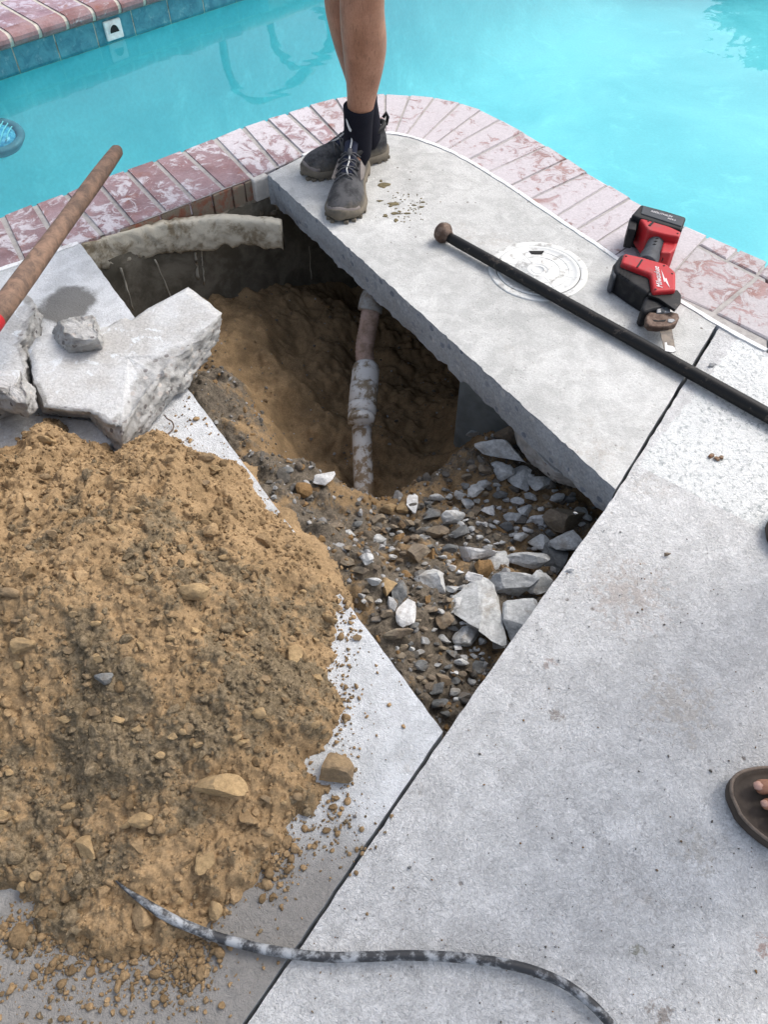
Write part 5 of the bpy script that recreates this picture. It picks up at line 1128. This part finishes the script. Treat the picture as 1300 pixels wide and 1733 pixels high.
kN = Vector((aN.x-.03, aN.y+.04, .49)); kF = Vector((aF.x-.03, aF.y-.04, .49)); hpN = Vector((aN.x+.03, mid.y-.10, .90)); hpF = Vector((aF.x-.02, mid.y+.10, .90))
p2_ = person('person in brown open sandals at the right edge of the deck, toes pointing left', [cN, cF], [legchain(aN, kN, hpN, Vector((1, 0, 0))), legchain(aF, kF, hpF, Vector((1, 0, 0)))], (-1, .1, 0))
for t, yd_, tips in ((tN, 1, tipN), (tF, -1, tipF)):
    se = bpy.data.objects.new('sandal', None); C.objects.link(se); se.parent = p2_; se.location = Vector((t.x+.1, t.y, 0))-wloc(p2_)
    def out(g, z, t=t, yd_=yd_):
        pr_ = [(-.033, -.010, 0), (-.022, .018, 0), (.01, .032, 0), (.06, .034, 0), (.12, .020, 0), (.18, .016, 0), (.235, .010, 0), (.262, -.02, 0), (.235, -.052, 0), (.18, -.062, 0), (.12, -.074, 0), (.07, -.090, 0), (.025, -.090, 0), (-.008, -.066, 0), (-.028, -.038, 0)]
        cx_ = Vector((.11, -.03, 0)); return smooth_closed([Vector((t.x+a+(.11-a)*0-0*g, t.y+b*yd_, z))+(Vector((a-.11, (b+.03)*yd_, 0)).normalized()*g) for a, b, _ in pr_])
    def smooth_closed(p):
        q = p[-2:]+p+p[:3]; r = smoothpath(q, 4); return r[8:-8-4]
    loft('sandal_sole', [out(-.004, 0), out(.001, .004), out(.002, .018), out(-.001, .026), out(-.006, .027), out(-.012, .0225), out(-.02, .0215)], M['sandal'], se)
    rm = out(-.001, .0265); tube('sandal_rim', rm+[rm[0]], .003, M['sandalr'], se, 6)
    for xo in (.085, .15):
        tube('strap', [t+Vector((xo, .028*yd_, -.012)), t+Vector((xo+.006, .012*yd_, .024)), t+Vector((xo+.008, -.03*yd_, .040 if xo < .1 else .062)), t+Vector((xo+.004, -.07*yd_, .018)), t+Vector((xo, -.084*yd_, -.012))], .013, M['sandal'], se, 10, flat=.3)
    for p, r in tips:
        c = p+Vector((.007, 0, r*.72)); loft('toenail', [[c+Vector((a*r*.62, b*r*.66, -.003*abs(b)+zz)) for a, b in ((-.9, -.6), (-1.1, 0), (-.9, .6), (0, .85), (.9, .6), (1.1, 0), (.9, -.6), (0, -.85))] for zz in (-.003, .0012)], M['nail'], p2_)

# ------------------------------------------------------------ small marks and litter
fl = []
random.seed(5)
def flake(x, y, wpx, hpx, n=9, zt=.002):
    c = at(x, y); w_ = pxsize(x, y, 0, wpx)/2; h_ = pxsize(x, y, 0, hpx)/2/.6; ph = random.uniform(0, 3)
    r = [(random.uniform(.5, 1.1)) for _ in range(n)]; q = [Vector((c.x+w_*r[k]*math.cos(2*PI*k/n+ph), c.y+h_*r[k]*math.sin(2*PI*k/n+ph), .0012)) for k in range(n)]
    fl.append(rings([q, [Vector((p.x, p.y, .0012+zt))*1 + (Vector((c.x, c.y, 0))-Vector((p.x, p.y, 0)))*.25 for p in q]]))
for a in ((651, 314, 24, 12), (645, 307, 8, 6), (643, 341, 14, 5), (667, 346, 26, 7), (661, 350, 10, 5), (669, 362, 22, 6), (653, 366, 14, 7), (670, 374, 10, 8), (676, 359, 7, 4), (700, 348, 12, 3), (713, 351, 9, 4), (690, 362, 14, 4), (716, 343, 8, 3)): flake(*a)
for _ in range(70): flake(random.gauss(690, 22), random.gauss(352, 14), random.uniform(2, 5), random.uniform(1.5, 3), 6, .001)
V, Fc = joined(fl); tag(mesh('mud_flakes', V, Fc, M['mud'], smooth=False), 'greenish brown dried mud flakes beside the shoes on the slab', 'mud', kind='stuff')
fl = []
for a in ((1205, 772, 14, 9), (1213, 777, 12, 8), (1221, 775, 12, 6)): flake(*a, 8, .004)
V, Fc = joined(fl); tag(mesh('dead_leaf', V, Fc, M['dleaf'], smooth=False, org=Vector(at(1210, 775))), 'crumpled brown leaf scrap on the white painted patch', 'leaf')
for a, b, s_, m_, lab in ((1128, 941, 14, 'rockb', 'tiny upright brown pebble above the scuffed band on the right slab'), (693, 1469, 8, 'rockd', 'single dark speck of stone on the lower right slab'), (600, 1382, 9, 'rockd', 'single dark pebble on the left slab below the round lump'), (975, 870, 10, 'rockg', 'small grey stone just inside the right rim'), (1206, 620, 14, 'rockg', 'grey chip beside the black bar on the painted patch'), (966, 966, 16, 'rockw', 'pale chip on the right rim of the hole')):
    stone('pebble', a, b, s_, s_*.7, m_, lab, 'pebble', None, z=0, surf='flat', seed=int(a))

# ------------------------------------------------------------ pieces that look alike are told apart by their order from the left
words = 'zero one two three four five six seven eight nine ten eleven twelve thirteen fourteen fifteen sixteen seventeen eighteen nineteen twenty'.split()
ords = 'zeroth leftmost second third fourth fifth sixth seventh eighth ninth tenth eleventh twelfth thirteenth fourteenth fifteenth sixteenth seventeenth eighteenth nineteenth twentieth'.split()
same = {}
for o in bpy.data.objects:
    if o.parent is None and 'label' in o and 'group' in o: same.setdefault(o['label'], []).append(o)
def sight(o):
    p = o.location; return p.x/(p.y*math.cos(PITCH)+(CAM_H-p.z)*math.sin(PITCH))
for lab, L_ in same.items():
    if 1 < len(L_) <= 20:
        for i, o in enumerate(sorted(L_, key=sight)):
            o['label'] = (('leftmost' if i == 0 else 'rightmost' if i == len(L_)-1 else ords[i+1]+' from left')+' of '+words[len(L_)]+': '+lab)
